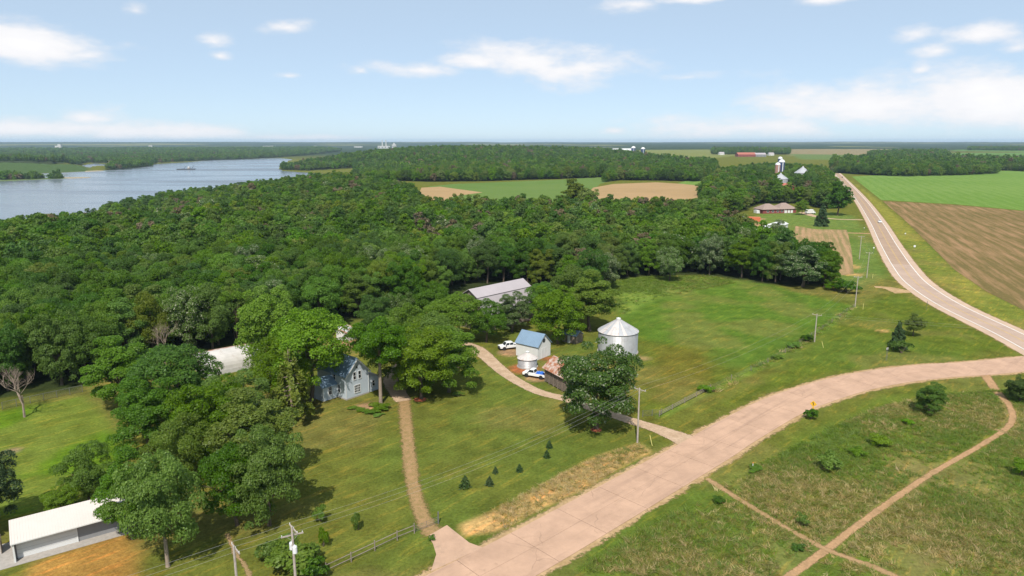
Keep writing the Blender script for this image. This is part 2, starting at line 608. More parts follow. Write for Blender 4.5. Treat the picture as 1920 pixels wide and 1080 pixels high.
for pf, cf in P_FARFIELDS:
    paint(pf, cf, 12, 5)
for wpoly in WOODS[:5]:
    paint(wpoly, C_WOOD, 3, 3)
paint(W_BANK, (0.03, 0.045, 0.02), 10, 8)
paint(P_MARSH, (0.055, 0.095, 0.030), 8, 5)
paint(P_BANKGRASS, (0.13, 0.15, 0.05), 8, 5)
paint(P_PASTURE, C_PAST, 2, 2)
paint(P_PAST_DRY, (0.118, 0.105, 0.018), 8, 8, 0.9)
paint(P_WEEDS, (0.14, 0.20, 0.035), 3, 4, 0.9)
paint(P_LEFTLAWN, (0.085, 0.155, 0.012), 2, 2)
paint(P_MEADOW, (0.098, 0.132, 0.020), 2, 2)
for pm in P_MEADOW_STRAW:
    paint(pm, (0.20, 0.165, 0.065), 6, 8, 0.75)
paint(P_TRIANGLE, (0.088, 0.118, 0.016), 2, 2)
paint(P_EASTSIDE, C_DITCH, 2, 2)
paint(P_YARD, (0.11, 0.16, 0.035), 3, 2)
paint_line(gps([(1240, 780), (1330, 735), (1440, 680), (1500, 645), (1560, 605), (1600, 575)]), (0.13, 0.19, 0.03), 1.1, 0.7, 0.8, 0.8)
# lusher swales, drier rises
lush = sstep(0.52, 0.66, f1) * (gy < 420)
dry = sstep(0.50, 0.36, fbm(gx, gy, 17, 77)) * (gy < 420)
woodm = np.zeros(gx.shape, bool)
for wpoly in WOODS[:4]:
    woodm |= inside(wpoly, gx, gy)
lush = (lush * 0.45 * ~woodm)[:, None]
dry = (dry * 0.30 * ~woodm)[:, None]
col[:] = col * (1 - lush) + np.array((0.075, 0.125, 0.02)) * lush
col[:] = col * (1 - dry) + np.array((0.20, 0.155, 0.055)) * dry
paint(P_STRAW, C_STRAW, 0.7, 0.8, 1.0)
paint(P_BROWN_BL, (0.31, 0.175, 0.045), 1.5, 1.6, 1.0)
# worn and bare spots near the house, bins and drive
for (bx, by, br, bc) in [(688, 762, 2.2, C_SOIL), (1205, 672, 1.8, (0.28, 0.2, 0.09)), (1010, 708, 3, C_SOIL), (955, 660, 3.5, C_SOIL), (640, 700, 3, C_SOIL), (665, 645, 3.5, C_SOIL),
                         (640, 645, 3, C_SOIL), (708, 780, 1.2, C_SOIL), (985, 692, 3.4, (0.32, 0.11, 0.05)), (1030, 672, 2.0, (0.32, 0.11, 0.05)), (20, 846, 1.8, (0.25, 0.18, 0.12)),
                         (1400, 410, 12, C_SOIL), (1655, 620, 2, C_STRAW), (1590, 500, 5, C_STRAW), (1600, 515, 4, C_STRAW), (1430, 422, 9, C_SOIL)]:
    p = gp(bx, by)
    dd = br - np.hypot(gx - p[0], gy - p[1]) + wob * 2.5
    w = (sstep(-0.6, 1.0, dd) * 0.85)[:, None]
    col[:] = col * (1 - w) + np.array(bc) * w

idx = np.arange(nr * nc).reshape(nr, nc)
quads = np.stack([idx[:-1, :-1], idx[:-1, 1:], idx[1:, 1:], idx[1:, :-1]], -1).reshape(-1, 4)


def np_mesh(name, verts, faces, nv):
    """mesh from numpy arrays; all faces have nv corners"""
    me = bpy.data.meshes.new(name)
    me.vertices.add(len(verts))
    me.vertices.foreach_set('co', np.ascontiguousarray(verts, np.float32).ravel())
    me.loops.add(faces.size)
    me.loops.foreach_set('vertex_index', np.ascontiguousarray(faces, np.int32).ravel())
    me.polygons.add(len(faces))
    me.polygons.foreach_set('loop_start', np.arange(0, faces.size, nv, dtype=np.int32))
    me.polygons.foreach_set('loop_total', np.full(len(faces), nv, np.int32))
    me.update(calc_edges=True)
    me.validate()
    return me


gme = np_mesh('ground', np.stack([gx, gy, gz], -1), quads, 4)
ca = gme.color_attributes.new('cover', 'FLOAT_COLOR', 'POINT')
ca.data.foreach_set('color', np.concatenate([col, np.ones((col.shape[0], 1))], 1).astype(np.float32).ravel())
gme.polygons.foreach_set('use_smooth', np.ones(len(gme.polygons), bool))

gm = bpy.data.materials.new('ground_cover')
gm.use_nodes = True
t = gm.node_tree
bs = t.nodes['Principled BSDF']
at = N(t, 'ShaderNodeAttribute', attribute_name='cover')
tcn = N(t, 'ShaderNodeTexCoord')


def tnoise(t, vec, scale, detail=5, rough=0.6):
    n = N(t, 'ShaderNodeTexNoise')
    n.inputs['Scale'].default_value = scale
    n.inputs['Detail'].default_value = detail
    n.inputs['Roughness'].default_value = rough
    t.links.new(vec, n.inputs['Vector'])
    return n.outputs[0]


def ramp01(t, v, a, b, lo=0.0, hi=1.0, smooth=True):
    m = N(t, 'ShaderNodeMapRange')
    if smooth:
        m.interpolation_type = 'SMOOTHSTEP'
    m.inputs['From Min'].default_value = a
    m.inputs['From Max'].default_value = b
    m.inputs['To Min'].default_value = lo
    m.inputs['To Max'].default_value = hi
    t.links.new(v, m.inputs['Value'])
    return m.outputs[0]


ov = tcn.outputs['Object']
mow = N(t, 'ShaderNodeMapping')
mow.vector_type = 'TEXTURE'
mow.inputs['Rotation'].default_value = (0, 0, R(47))
mow.inputs['Scale'].default_value = (6.0, 1.0, 1)
t.links.new(ov, mow.inputs['Vector'])
streak = tnoise(t, mow.outputs[0], 0.9, 6, 0.7)
fine = tnoise(t, ov, 2.2, 6, 0.75)
mid = tnoise(t, ov, 0.22, 5, 0.65)
c = at.outputs['Color']
c = mixc(t, 1.0, c, ramp01(t, fine, 0.25, 0.75, 0.5, 1.5, False), 'MULTIPLY')
c = mixc(t, 1.0, c, ramp01(t, mid, 0.3, 0.7, 0.72, 1.28, False), 'MULTIPLY')
straw = mth(t, 'MULTIPLY', ramp01(t, streak, 0.50, 0.66), 0.75)
c = mixc(t, straw, c, mixc(t, 1.0, c, (1.9, 1.38, 1.25), 'MULTIPLY'))
speck = mth(t, 'MULTIPLY', ramp01(t, tnoise(t, ov, 1.1, 8, 0.8), 0.56, 0.66), 0.5)
c = mixc(t, speck, c, mixc(t, 1.0, c, (0.55, 0.72, 0.6), 'MULTIPLY'))
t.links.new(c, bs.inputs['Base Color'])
bs.inputs['Roughness'].default_value = 0.95
bs.inputs['Specular IOR Level'].default_value = 0.0
bp = N(t, 'ShaderNodeBump')
bp.inputs['Strength'].default_value = 0.55
bp.inputs['Distance'].default_value = 0.25
t.links.new(mth(t, 'ADD', fine, mth(t, 'MULTIPLY', tnoise(t, ov, 7.0, 4, 0.7), 0.5)), bp.inputs['Height'])
t.links.new(bp.outputs[0], bs.inputs['Normal'])
gme.materials.append(gm)
ground = link(bpy.data.objects.new('ground', gme))
tag(ground, 'rolling farmland of mown grass, meadow and woodland floor', 'ground', kind='structure')

# ---- river
wm = bpy.data.materials.new('river_water')
wm.use_nodes = True
t = wm.node_tree
bs = t.nodes['Principled BSDF']
bs.inputs['Base Color'].default_value = (0.13, 0.15, 0.175, 1)
bs.inputs['Roughness'].default_value = 0.22
bs.inputs['IOR'].default_value = 1.33
tcn = N(t, 'ShaderNodeTexCoord')
mpn = N(t, 'ShaderNodeMapping')
mpn.inputs['Rotation'].default_value = (0, 0, R(25))
mpn.inputs['Scale'].default_value = (0.35, 1, 1)
t.links.new(tcn.outputs['Object'], mpn.inputs['Vector'])
w1 = tnoise(t, mpn.outputs[0], 0.09, 6, 0.7)
bp = N(t, 'ShaderNodeBump')
bp.inputs['Strength'].default_value = 0.35
bp.inputs['Distance'].default_value = 1.2
t.links.new(w1, bp.inputs['Height'])
t.links.new(bp.outputs[0], bs.inputs['Normal'])
t.links.new(ramp01(t, tnoise(t, mpn.outputs[0], 0.006, 4), 0.4, 0.62, 0.14, 0.34), bs.inputs['Roughness'])
xs = [p[0] for p in RIVER + LAGOON]
yy = [p[1] for p in RIVER + LAGOON]
wmb = MB()
wmb.add([(min(xs) - 60, min(yy) - 60, WATER_Z), (max(xs) + 30, min(yy) - 60, WATER_Z), (max(xs) + 30, max(yy) + 60, WATER_Z), (min(xs) - 60, max(yy) + 60, WATER_Z)], [(0, 1, 2, 3)])
river = wmb.build('river_water', wm)
tag(river, 'wide grey blue river bending past the wooded bluff', 'river', kind='structure')

# ---- islands in the river
sand_m = mat('bar_sand', (0.30, 0.25, 0.17), 0.95, 0.2, 0.05)
marsh_m = mat('marsh_grass', (0.10, 0.14, 0.04), 0.95, 0.3, 0.05, bump=0.5, bscale=0.3)


def flat_island(name, pts, m, label, z=0.5):
    P2 = smooth_path(pts + [pts[0]], 12)[:-1]
    n = len(P2)
    c = sum(P2) / n
    mb = MB()
    vs = [(p[0], p[1], WATER_Z - 0.3) for p in P2] + [(c[0] + (p[0] - c[0]) * .9, c[1] + (p[1] - c[1]) * .8, WATER_Z + z) for p in P2] + [(c[0], c[1], WATER_Z + z)]
    fs = [(i, (i + 1) % n, n + (i + 1) % n, n + i) for i in range(n)] + [(n + i, n + (i + 1) % n, 2 * n) for i in range(n)]
    mb.add(vs, fs)
    o = mb.build(name, m)
    return tag(o, label, 'island', kind='structure')


flat_island('sandbar_island', gps([(-150, 336), (0, 334.5), (100, 333), (165, 332), (160, 333.6), (100, 336), (0, 340), (-150, 343)], WATER_Z), marsh_m, 'low marshy island with bushes and a sandy point in the river')
flat_island('sand_spit', gps([(118, 332.2), (165, 331.8), (168, 333), (120, 334.6)], WATER_Z + .5), sand_m, 'bare sandy point at the end of the river island', 0.9)
flat_island('sand_spit', gps([(160, 321), (192, 319.6), (192, 320.6), (160, 322.4)], WATER_Z), sand_m, 'narrow sand strip below the wooded far bank', 0.8)

# ------------------------------------------------------------------ roads and tracks


def ribbon(name, path, half, z, m, step=2.0, across=5, parent=None, uvw=True):
    """a strip along path; half is a number or a list per path point; UV u runs -1..1 across, v in metres along"""
    if not isinstance(half, (int, float)):
        P = smooth_path([(p[0], p[1], h) for p, h in zip(path, half)], step)
    else:
        P = smooth_path([(p[0], p[1], half) for p in path], step)
    P = np.array(P)
    d = np.gradient(P[:, :2], axis=0)
    d /= np.linalg.norm(d, axis=1)[:, None] + 1e-9
    nrm = np.stack([-d[:, 1], d[:, 0]], -1)
    L = np.concatenate([[0], np.cumsum(np.linalg.norm(np.diff(P[:, :2], axis=0), axis=1))])
    u = np.linspace(-1, 1, across)
    V = P[:, None, :2] + nrm[:, None, :] * (u[None, :, None] * P[:, None, 2:3])
    V = V.reshape(-1, 2)
    zz = hgt(V[:, 0], V[:, 1]) + z
    n = len(P)
    idx = np.arange(n * across).reshape(n, across)
    q = np.stack([idx[:-1, :-1], idx[1:, :-1], idx[1:, 1:], idx[:-1, 1:]], -1).reshape(-1, 4)
    q = q[:, ::-1]
    me = np_mesh(name, np.concatenate([V, zz[:, None]], 1), q, 4)
    uv = me.uv_layers.new(name='UVMap')
    li = np.empty(len(me.loops), np.int32)
    me.loops.foreach_get('vertex_index', li)
    UV = np.stack([np.tile(u, n), np.repeat(L, across)], -1)[li]
    uv.data.foreach_set('uv', UV.astype(np.float32).ravel())
    me.materials.append(m)
    o = link(bpy.data.objects.new(name, me))
    if parent:
        o.parent = parent
    return o, P, nrm, L


def track_mat(name, col, col2, edge=0.25, ruts=0.0, grass=0.0, nscale=0.8, rough_edge=0.5):
    """loose surface with ragged see-through edges; ruts>0 keeps only two wheel lines"""
    m = bpy.data.materials.new(name)
    m.use_nodes = True
    t = m.node_tree
    bs = t.nodes['Principled BSDF']
    uv = N(t, 'ShaderNodeUVMap')
    sp = N(t, 'ShaderNodeSeparateXYZ')
    t.links.new(uv.outputs[0], sp.inputs[0])
    tcn = N(t, 'ShaderNodeTexCoord')
    n1 = tnoise(t, tcn.outputs['Object'], nscale, 6, 0.7)
    n2 = tnoise(t, tcn.outputs['Object'], nscale * 5, 5, 0.7)
    au = mth(t, 'ABSOLUTE', sp.outputs[0])
    a = mth(t, 'SUBTRACT', 1.0, au)
    a = mth(t, 'ADD', mth(t, 'MULTIPLY', a, 1 / edge), mth(t, 'MULTIPLY', mth(t, 'SUBTRACT', n1, 0.62), rough_edge * 6))
    if ruts:
        r = mth(t, 'SUBTRACT', 0.30, mth(t, 'ABSOLUTE', mth(t, 'SUBTRACT', au, 0.58)))
        r = mth(t, 'ADD', mth(t, 'MULTIPLY', r, 6), mth(t, 'MULTIPLY', mth(t, 'SUBTRACT', n1, 0.45), 5 * ruts))
        a = mth(t, 'MINIMUM', a, r)
    a = mth(t, 'ADD', a, mth(t, 'MULTIPLY', mth(t, 'SUBTRACT', n2, 0.5), 2.0))
    al = ramp01(t, a, 0.0, 0.8)
    c = mixc(t, ramp01(t, n1, 0.35, 0.68), col, col2)
    c = mixc(t, 1.0, c, ramp01(t, n2, 0.25, 0.75, 0.75, 1.25, False), 'MULTIPLY')
    if grass:
        gk = mth(t, 'MULTIPLY', ramp01(t, n2, 0.52, 0.62), grass)
        c = mixc(t, gk, c, (0.12, 0.12, 0.035))
    t.links.new(c, bs.inputs['Base Color'])
    t.links.new(al, bs.inputs['Alpha'])
    bs.inputs['Roughness'].default_value = 0.95
    bs.inputs['Specular IOR Level'].default_value = 0.0
    bp = N(t, 'ShaderNodeBump')
    bp.inputs['Strength'].default_value = 0.5
    bp.inputs['Distance'].default_value = 0.08
    t.links.new(n2, bp.inputs['Height'])
    t.links.new(bp.outputs[0], bs.inputs['Normal'])
    return m


gravel_m = track_mat('drive_gravel', (0.46, 0.33, 0.23), (0.36, 0.25, 0.16), 0.22, nscale=0.5, rough_edge=0.3)
shoulder_m = track_mat('shoulder_sand', (0.45, 0.305, 0.175), (0.31, 0.21, 0.10), 0.15, nscale=0.35, rough_edge=0.6)
dirt_m = track_mat('track_dirt', (0.40, 0.24, 0.13), (0.30, 0.19, 0.10), 0.45, nscale=0.6, rough_edge=0.35)
faint_m = track_mat('faint_dirt', (0.34, 0.22, 0.12), (0.24, 0.17, 0.08), 0.6, nscale=0.5, rough_edge=0.7, grass=0.7)
faint2_m = track_mat('track_dirt_faint', (0.38, 0.235, 0.13), (0.27, 0.18, 0.085), 0.6, nscale=0.7, rough_edge=0.45, grass=0.4)
straw_m = track_mat('straw_track', (0.36, 0.22, 0.115), (0.24, 0.165, 0.07), 0.5, nscale=0.9, rough_edge=0.5, grass=0.75)

# county road: concrete slabs
EL = gps([(805, 1078), (900, 1025), (1020, 962), (1110, 916), (1200, 868), (1268, 828), (1300, 806), (1360, 775), (1440, 740), (1500, 722), (1560, 705), (1640, 690), (1720, 681), (1800, 676), (1880, 670)])
ER = gps([(1005, 1078), (1100, 1030), (1200, 968), (1300, 905), (1400, 850), (1460, 812), (1500, 785), (1530, 770), (1580, 750), (1640, 733), (1700, 722), (1780, 712), (1860, 707), (1915, 700)])


def resamp(pts, n):
    P = np.array(smooth_path(pts, 1.0))
    L = np.concatenate([[0], np.cumsum(np.linalg.norm(np.diff(P, axis=0), axis=1))])
    s = np.linspace(0, L[-1], n)
    return np.stack([np.interp(s, L, P[:, 0]), np.interp(s, L, P[:, 1])], -1)


_a, _b = resamp(EL, 24), resamp(ER, 24)
CR = ((_a + _b) / 2)
d0 = CR[0] - CR[1]
CR = [tuple(CR[0] + d0 * k) for k in (5, 4, 3, 2, 1)] + [tuple(p) for p in CR]
d1 = np.array(CR[-1]) - np.array(CR[-2])
ROAD_HALF = 4.35
conc_m = mat('road_concrete', (0.45, 0.288, 0.198), 0.9, 0.14, 0.25, bump=0.25, bscale=4, col2=(0.37, 0.236, 0.160), thr=(0.48, 0.72))


def wear_concrete(m, rot):
    t = m.node_tree
    bs = t.nodes['Principled BSDF']
    src = bs.inputs['Base Color'].links[0].from_socket
    tcn = N(t, 'ShaderNodeTexCoord')
    mp_ = N(t, 'ShaderNodeMapping', vector_type='TEXTURE')
    mp_.inputs['Rotation'].default_value = (0, 0, R(rot))
    mp_.inputs['Scale'].default_value = (22, 0.9, 1)
    t.links.new(tcn.outputs['Object'], mp_.inputs['Vector'])
    st_ = tnoise(t, mp_.outputs[0], 1.0, 5, 0.6)
    c_ = mixc(t, mth(t, 'MULTIPLY', ramp01(t, st_, 0.50, 0.72), 0.5), src, mixc(t, 1.0, src, (0.66, 0.66, 0.68), 'MULTIPLY'))
    wob_ = N(t, 'ShaderNodeVectorMath', operation='ADD')
    nn_ = N(t, 'ShaderNodeTexNoise')
    nn_.inputs['Scale'].default_value = 0.5
    t.links.new(tcn.outputs['Object'], nn_.inputs['Vector'])
    t.links.new(tcn.outputs['Object'], wob_.inputs[0])
    t.links.new(nn_.outputs['Color'], wob_.inputs[1])
    vo = N(t, 'ShaderNodeTexVoronoi', feature='DISTANCE_TO_EDGE')
    vo.inputs['Scale'].default_value = 0.085
    t.links.new(wob_.outputs[0], vo.inputs['Vector'])
    cr_ = mth(t, 'MULTIPLY', ramp01(t, vo.outputs['Distance'], 0.0, 0.006, 1.0, 0.0), ramp01(t, tnoise(t, tcn.outputs['Object'], 0.12, 3), 0.47, 0.56))
    c_ = mixc(t, mth(t, 'MULTIPLY', cr_, 0.33), c_, (0.12, 0.08, 0.055))
    sp_ = ramp01(t, tnoise(t, tcn.outputs['Object'], 0.7, 7, 0.75), 0.60, 0.72)
    c_ = mixc(t, mth(t, 'MULTIPLY', sp_, 0.35), c_, (0.20, 0.135, 0.095))
    t.links.new(c_, bs.inputs['Base Color'])


wear_concrete(conc_m, 44)
joint_m = mat('joint_sealant', (0.12, 0.085, 0.065), 0.9, 0.3, 1.5)
CR_END = [tuple(np.array(CR[-1]) + d1 * k * 0.7) for k in (1, 2)]
road = empty('county_road', (0, 0, 0))
tag(road, 'pale pinkish concrete country road curving up to the highway', 'road', kind='structure')
ribbon('road_bed', CR + CR_END, ROAD_HALF + 0.02, 0.022, joint_m, 2.0, 3, road)
ribbon('shoulder', CR + CR_END, ROAD_HALF + 1.5, 0.012, shoulder_m, 2.0, 9, road)
PR = np.array(smooth_path(CR + CR_END, 0.5))
dR = np.gradient(PR, axis=0)
dR /= np.linalg.norm(dR, axis=1)[:, None]
nR = np.stack([-dR[:, 1], dR[:, 0]], -1)
LR = np.concatenate([[0], np.cumsum(np.linalg.norm(np.diff(PR, axis=0), axis=1))])
s = 1.0
k = 0
while s < LR[-1] - 1:
    e = min(s + random.choice((9.0, 10.5, 12.0)), LR[-1])
    for lo, hi in ((-ROAD_HALF, -0.018), (0.018, ROAD_HALF)):
        ss = np.linspace(s + 0.032, e - 0.032, 7)
        px_ = np.stack([np.interp(ss, LR, PR[:, i]) for i in (0, 1)], -1)
        nn = np.stack([np.interp(ss, LR, nR[:, i]) for i in (0, 1)], -1)
        dz = random.uniform(0, 0.006)
        mb = MB()
        A = px_ + nn * lo
        B = px_ + nn * hi
        n = len(ss)
        vs = [(p[0], p[1], 0.05 + dz) for p in A] + [(p[0], p[1], 0.05 + dz) for p in B] + [(p[0], p[1], 0.0) for p in A] + [(p[0], p[1], 0.0) for p in B]
        fs = []
        for i in range(n - 1):
            fs += [(i, i + 1, n + i + 1, n + i), (i, 2 * n + i, 2 * n + i + 1, i + 1), (n + i, n + i + 1, 3 * n + i + 1, 3 * n + i)]
        fs += [(0, n, 3 * n, 2 * n), (n - 1, 3 * n - 1, 4 * n - 1, 2 * n - 1)]
        mb.add(vs, fs)
        mb.build('concrete_slab', conc_m, road)
    s = e

# highway
HL = gps([(1556, 325), (1590, 365), (1617, 410), (1640, 460), (1655, 490), (1672, 520), (1700, 550), (1760, 585), (1820, 618), (1880, 648)])
HR = gps([(1582, 325), (1622, 365), (1660, 410), (1690, 455), (1720, 495), (1750, 525), (1800, 560), (1860, 592), (1920, 615)])
_a, _b = resamp(HL, 30), resamp(HR, 30)
CH = [tuple(p) for p in (_a + _b) / 2]
v = np.array(CH[-1]) - np.array(CH[-3])
CH = CH + [tuple(np.array(CH[-1]) + v * k) for k in (0.5, 1, 1.6, 2.4)]
hw_m = mat('highway_asphalt', (0.34, 0.235, 0.165), 0.9, 0.10, 0.15, bump=0.2, bscale=4, col2=(0.29, 0.20, 0.14), thr=(0.5, 0.7))
hwn_m = mat('highway_concrete', (0.40, 0.29, 0.225), 0.9, 0.10, 0.15, bump=0.2, bscale=4, col2=(0.34, 0.245, 0.19), thr=(0.5, 0.7))
hsh_m = mat('highway_shoulder', (0.46, 0.33, 0.24), 0.95, 0.12, 0.2)
white_p = mat('road_paint_white', (0.74, 0.72, 0.68), 0.8, 0.15, 0.8)
yell_p = mat('road_paint_yellow', (0.52, 0.34, 0.10), 0.8, 0.2, 0.8)
hw = empty('highway', (0, 0, 0))
tag(hw, 'two lane highway with white edge lines running to the crest', 'road', kind='structure')
ribbon('gravel_shoulder', CH, 7.0, 0.016, shoulder_m, 6, 9, hw)
ribbon('paved_shoulder', CH, 5.9, 0.03, hsh_m, 6, 3, hw)
PH = np.array(smooth_path(CH, 3.0))
ysplit = gp(1700, 497)[1]
far_part = [tuple(p) for p in PH if p[1] >= ysplit]
near_part = [tuple(p) for p in PH if p[1] <= ysplit + 3]
ribbon('carriageway', far_part[::4] + [far_part[-1]], 3.75, 0.07, hw_m, 4, 3, hw)
ribbon('carriageway', near_part[::4] + [near_part[-1]], 3.75, 0.07, hwn_m, 4, 3, hw)
dH = np.gradient(PH, axis=0)
dH /= np.linalg.norm(dH, axis=1)[:, None]
nH = np.stack([-dH[:, 1], dH[:, 0]], -1)
for off, hwid, m_, nm in ((-3.5, 0.13, white_p, 'edge_line'), (3.5, 0.13, white_p, 'edge_line'), (-0.17, 0.06, yell_p, 'centre_line'), (0.17, 0.06, yell_p, 'centre_line')):
    q = [tuple(p) for p in (PH + nH * off)[::3]]
    ribbon(nm, q, hwid, 0.082, m_, 4, 2, hw)

# gravel drive, field entrances, tracks
drv = gps([(1312, 836), (1240, 807), (1180, 788), (1120, 768), (1060, 748), (1010, 735), (965, 712), (935, 690), (915, 672), (893, 655), (860, 645), (820, 650), (780, 668), (750, 690), (735, 712), (745, 735), (757, 752)])
o, *_ = ribbon('gravel_drive', drv, [3.4, 1.9, 1.6, 1.55, 1.5, 1.5, 1.6, 1.8, 2.0, 2.4, 2.6, 2.4, 2.2, 2.2, 2.2, 2.0, 1.8], 0.034, gravel_m, 1.0, 9)
tag(o, 'tan gravel drive winding from the concrete road to the farmyard', 'driveway', kind='structure')
o, *_ = ribbon('straw_track', gps([(757, 748), (762, 800), (768, 860), (775, 910), (785, 950), (800, 985), (815, 1000)]), [1.8, 1.75, 1.7, 1.6, 1.6, 1.8, 2.2], 0.02, straw_m, 1.0, 9)
tag(o, 'straw coloured disused track running straight up to the house', 'track', kind='structure')
o, *_ = ribbon('dirt_track', gps([(1440, 1110), (1550, 1030), (1640, 962), (1740, 892), (1830, 840), (1885, 805), (1899, 782), (1890, 757), (1872, 738), (1845, 700)]), [.75, .75, .7, .65, .65, .7, .8, .8, 1.1, 1.4], 0.014, dirt_m, 1.0, 9)
tag(o, 'brown dirt track curving through the rough meadow', 'track', kind='structure')
o, *_ = ribbon('dirt_track', gps([(1325, 897), (1400, 945), (1480, 993), (1550, 1030), (1640, 1064), (1700, 1090)]), 0.85, 0.016, faint2_m, 1.0, 9)
tag(o, 'fainter dirt track crossing the meadow from the road edge', 'track', kind='structure')
o, *_ = ribbon('dirt_track', gps([(1755, 755), (1800, 775), (1850, 800), (1890, 812), (1940, 830)]), 0.8, 0.016, faint_m, 1.0, 9)
tag(o, 'short worn dirt path beside the meadow tree', 'track', kind='structure')
o, *_ = ribbon('dirt_track', gps([(1530, 865), (1560, 905), (1600, 950), (1620, 975)]), 0.35, 0.012, faint_m, 1.0, 5)
tag(o, 'very faint footpath through the meadow by the round bush', 'track', kind='structure')
o, *_ = ribbon('dirt_track', gps([(425, 1000), (440, 1035), (460, 1062), (470, 1090)]), 0.5, 0.012, faint_m, 1.0, 5)
tag(o, 'worn dirt path under the trees by the power pole', 'track', kind='structure')
o, *_ = ribbon('field_entrance', gps([(1640, 538), (1665, 540), (1700, 549)]), [1.6, 2.6, 5.0], 0.022, shoulder_m, 1.5, 9)
tag(o, 'sandy field entrance off the highway bend', 'driveway', kind='structure')
o, *_ = ribbon('field_entrance', gps([(1490, 432), (1560, 436), (1600, 437), (1632, 438)]), [4, 3.0, 2.4, 3], 0.022, dirt_m, 3, 9)
tag(o, 'dirt lane from the highway to the small tilled plot', 'driveway', kind='structure')
o, *_ = ribbon('house_drive', gps([(1505, 398), (1530, 406), (1570, 411), (1618, 412)]), [4, 3, 2.2, 2.5], 0.022, gravel_m, 3, 9)
tag(o, 'paved drive from the highway to the red house', 'driveway', kind='structure')

apron_m = mat('apron_concrete', (0.44, 0.285, 0.195), 0.9, 0.12, 0.5, bump=0.3, bscale=5, col2=(0.34, 0.23, 0.16), thr=(0.52, 0.7))


def slab_poly(name, pts, z, m, label, cat, kind='structure', th=0.04):
    mb = MB()
    n = len(pts)
    vs = [(p[0], p[1], z) for p in pts] + [(p[0], p[1], z - th) for p in pts]
    mb.add(vs, [tuple(range(n))] + [(i, n + i, n + (i + 1) % n, (i + 1) % n) for i in range(n)])
    o = mb.build(name, m)
    return tag(o, label, cat, kind=kind)


slab_poly('concrete_apron', gps([(803, 1005), (838, 985), (880, 1018), (905, 1027), (808, 1072), (818, 1040), (812, 1020)]), 0.045, apron_m, 'cracked concrete apron between the old track and the road', 'driveway')


# ------------------------------------------------------------------ fields
def field_mat(name, col, col2, ang, period, amt, blot=0.02):
    m = bpy.data.materials.new(name)
    m.use_nodes = True
    t = m.node_tree
    bs = t.nodes['Principled BSDF']
    tcn = N(t, 'ShaderNodeTexCoord')
    mpn = N(t, 'ShaderNodeMapping')
    mpn.inputs['Rotation'].default_value = (0, 0, R(ang))
    t.links.new(tcn.outputs['Object'], mpn.inputs['Vector'])
    wv = N(t, 'ShaderNodeTexWave', wave_type='BANDS', bands_direction='Y')
    wv.inputs['Scale'].default_value = 2 * math.pi / period / 20 * 1.0
    wv.inputs['Distortion'].default_value = 1.5
    wv.inputs['Detail'].default_value = 3
    wv.inputs['Detail Scale'].default_value = 1.5
    t.links.new(mpn.outputs[0], wv.inputs['Vector'])
    st = N(t, 'ShaderNodeMapping')
    st.vector_type = 'TEXTURE'
    st.inputs['Rotation'].default_value = (0, 0, R(-ang))
    st.inputs['Scale'].default_value = (40.0, 2.2, 1)
    t.links.new(tcn.outputs['Object'], st.inputs['Vector'])
    n1 = tnoise(t, st.outputs[0], 1.0, 6, 0.7)
    n2 = tnoise(t, tcn.outputs['Object'], blot, 5, 0.6)
    n3 = tnoise(t, tcn.outputs['Object'], 0.9, 4, 0.7)
    k = mth(t, 'ADD', mth(t, 'MULTIPLY', wv.outputs['Fac'], amt * 0.5), mth(t, 'MULTIPLY', ramp01(t, n1, 0.35, 0.65), amt))
    k = mth(t, 'ADD', k, mth(t, 'MULTIPLY', mth(t, 'SUBTRACT', n2, 0.5), 1.6), clamp=True)
    c = mixc(t, k, col, col2)
    c = mixc(t, 1.0, c, ramp01(t, n3, 0.25, 0.75, 0.8, 1.2, False), 'MULTIPLY')
    t.links.new(c, bs.inputs['Base Color'])
    bs.inputs['Roughness'].default_value = 0.95
    bs.inputs['Specular IOR Level'].default_value = 0.0
    bp = N(t, 'ShaderNodeBump')
    bp.inputs['Strength'].default_value = 0.4
    bp.inputs['Distance'].default_value = 0.2
    t.links.new(mth(t, 'ADD', n3, wv.outputs['Fac']), bp.inputs['Height'])
    t.links.new(bp.outputs[0], bs.inputs['Normal'])
    return m


def field(name, poly, m, label, z=0.05, res=25):
    """a field draped on the terrain, cut to its outline"""
    P = np.array(poly)
    x0, y0 = P.min(0)
    x1, y1 = P.max(0)
    bm = bmesh.new()
    vs = [bm.verts.new((p[0], p[1], 0)) for p in poly]
    bm.faces.new(vs)
    res = max(res, (max(x1 - x0, y1 - y0)) / 60)
    for ax, lo, hi in ((0, x0, x1), (1, y0, y1)):
        q = lo + res
        while q < hi:
            co = (q, 0, 0) if ax == 0 else (0, q, 0)
            no = (1, 0, 0) if ax == 0 else (0, 1, 0)
            bmesh.ops.bisect_plane(bm, geom=bm.verts[:] + bm.edges[:] + bm.faces[:], plane_co=co, plane_no=no)
            q += res
    for vv in bm.verts:
        vv.co.z = hz(vv.co.x, vv.co.y) + z
    for f in bm.faces:
        if f.normal.z < 0:
            f.normal_flip()
    me = bpy.data.meshes.new(name)
    bm.to_mesh(me)
    bm.free()
    me.materials.append(m)
    o = link(bpy.data.objects.new(name, me))
    return tag(o, label, 'field', kind='structure')


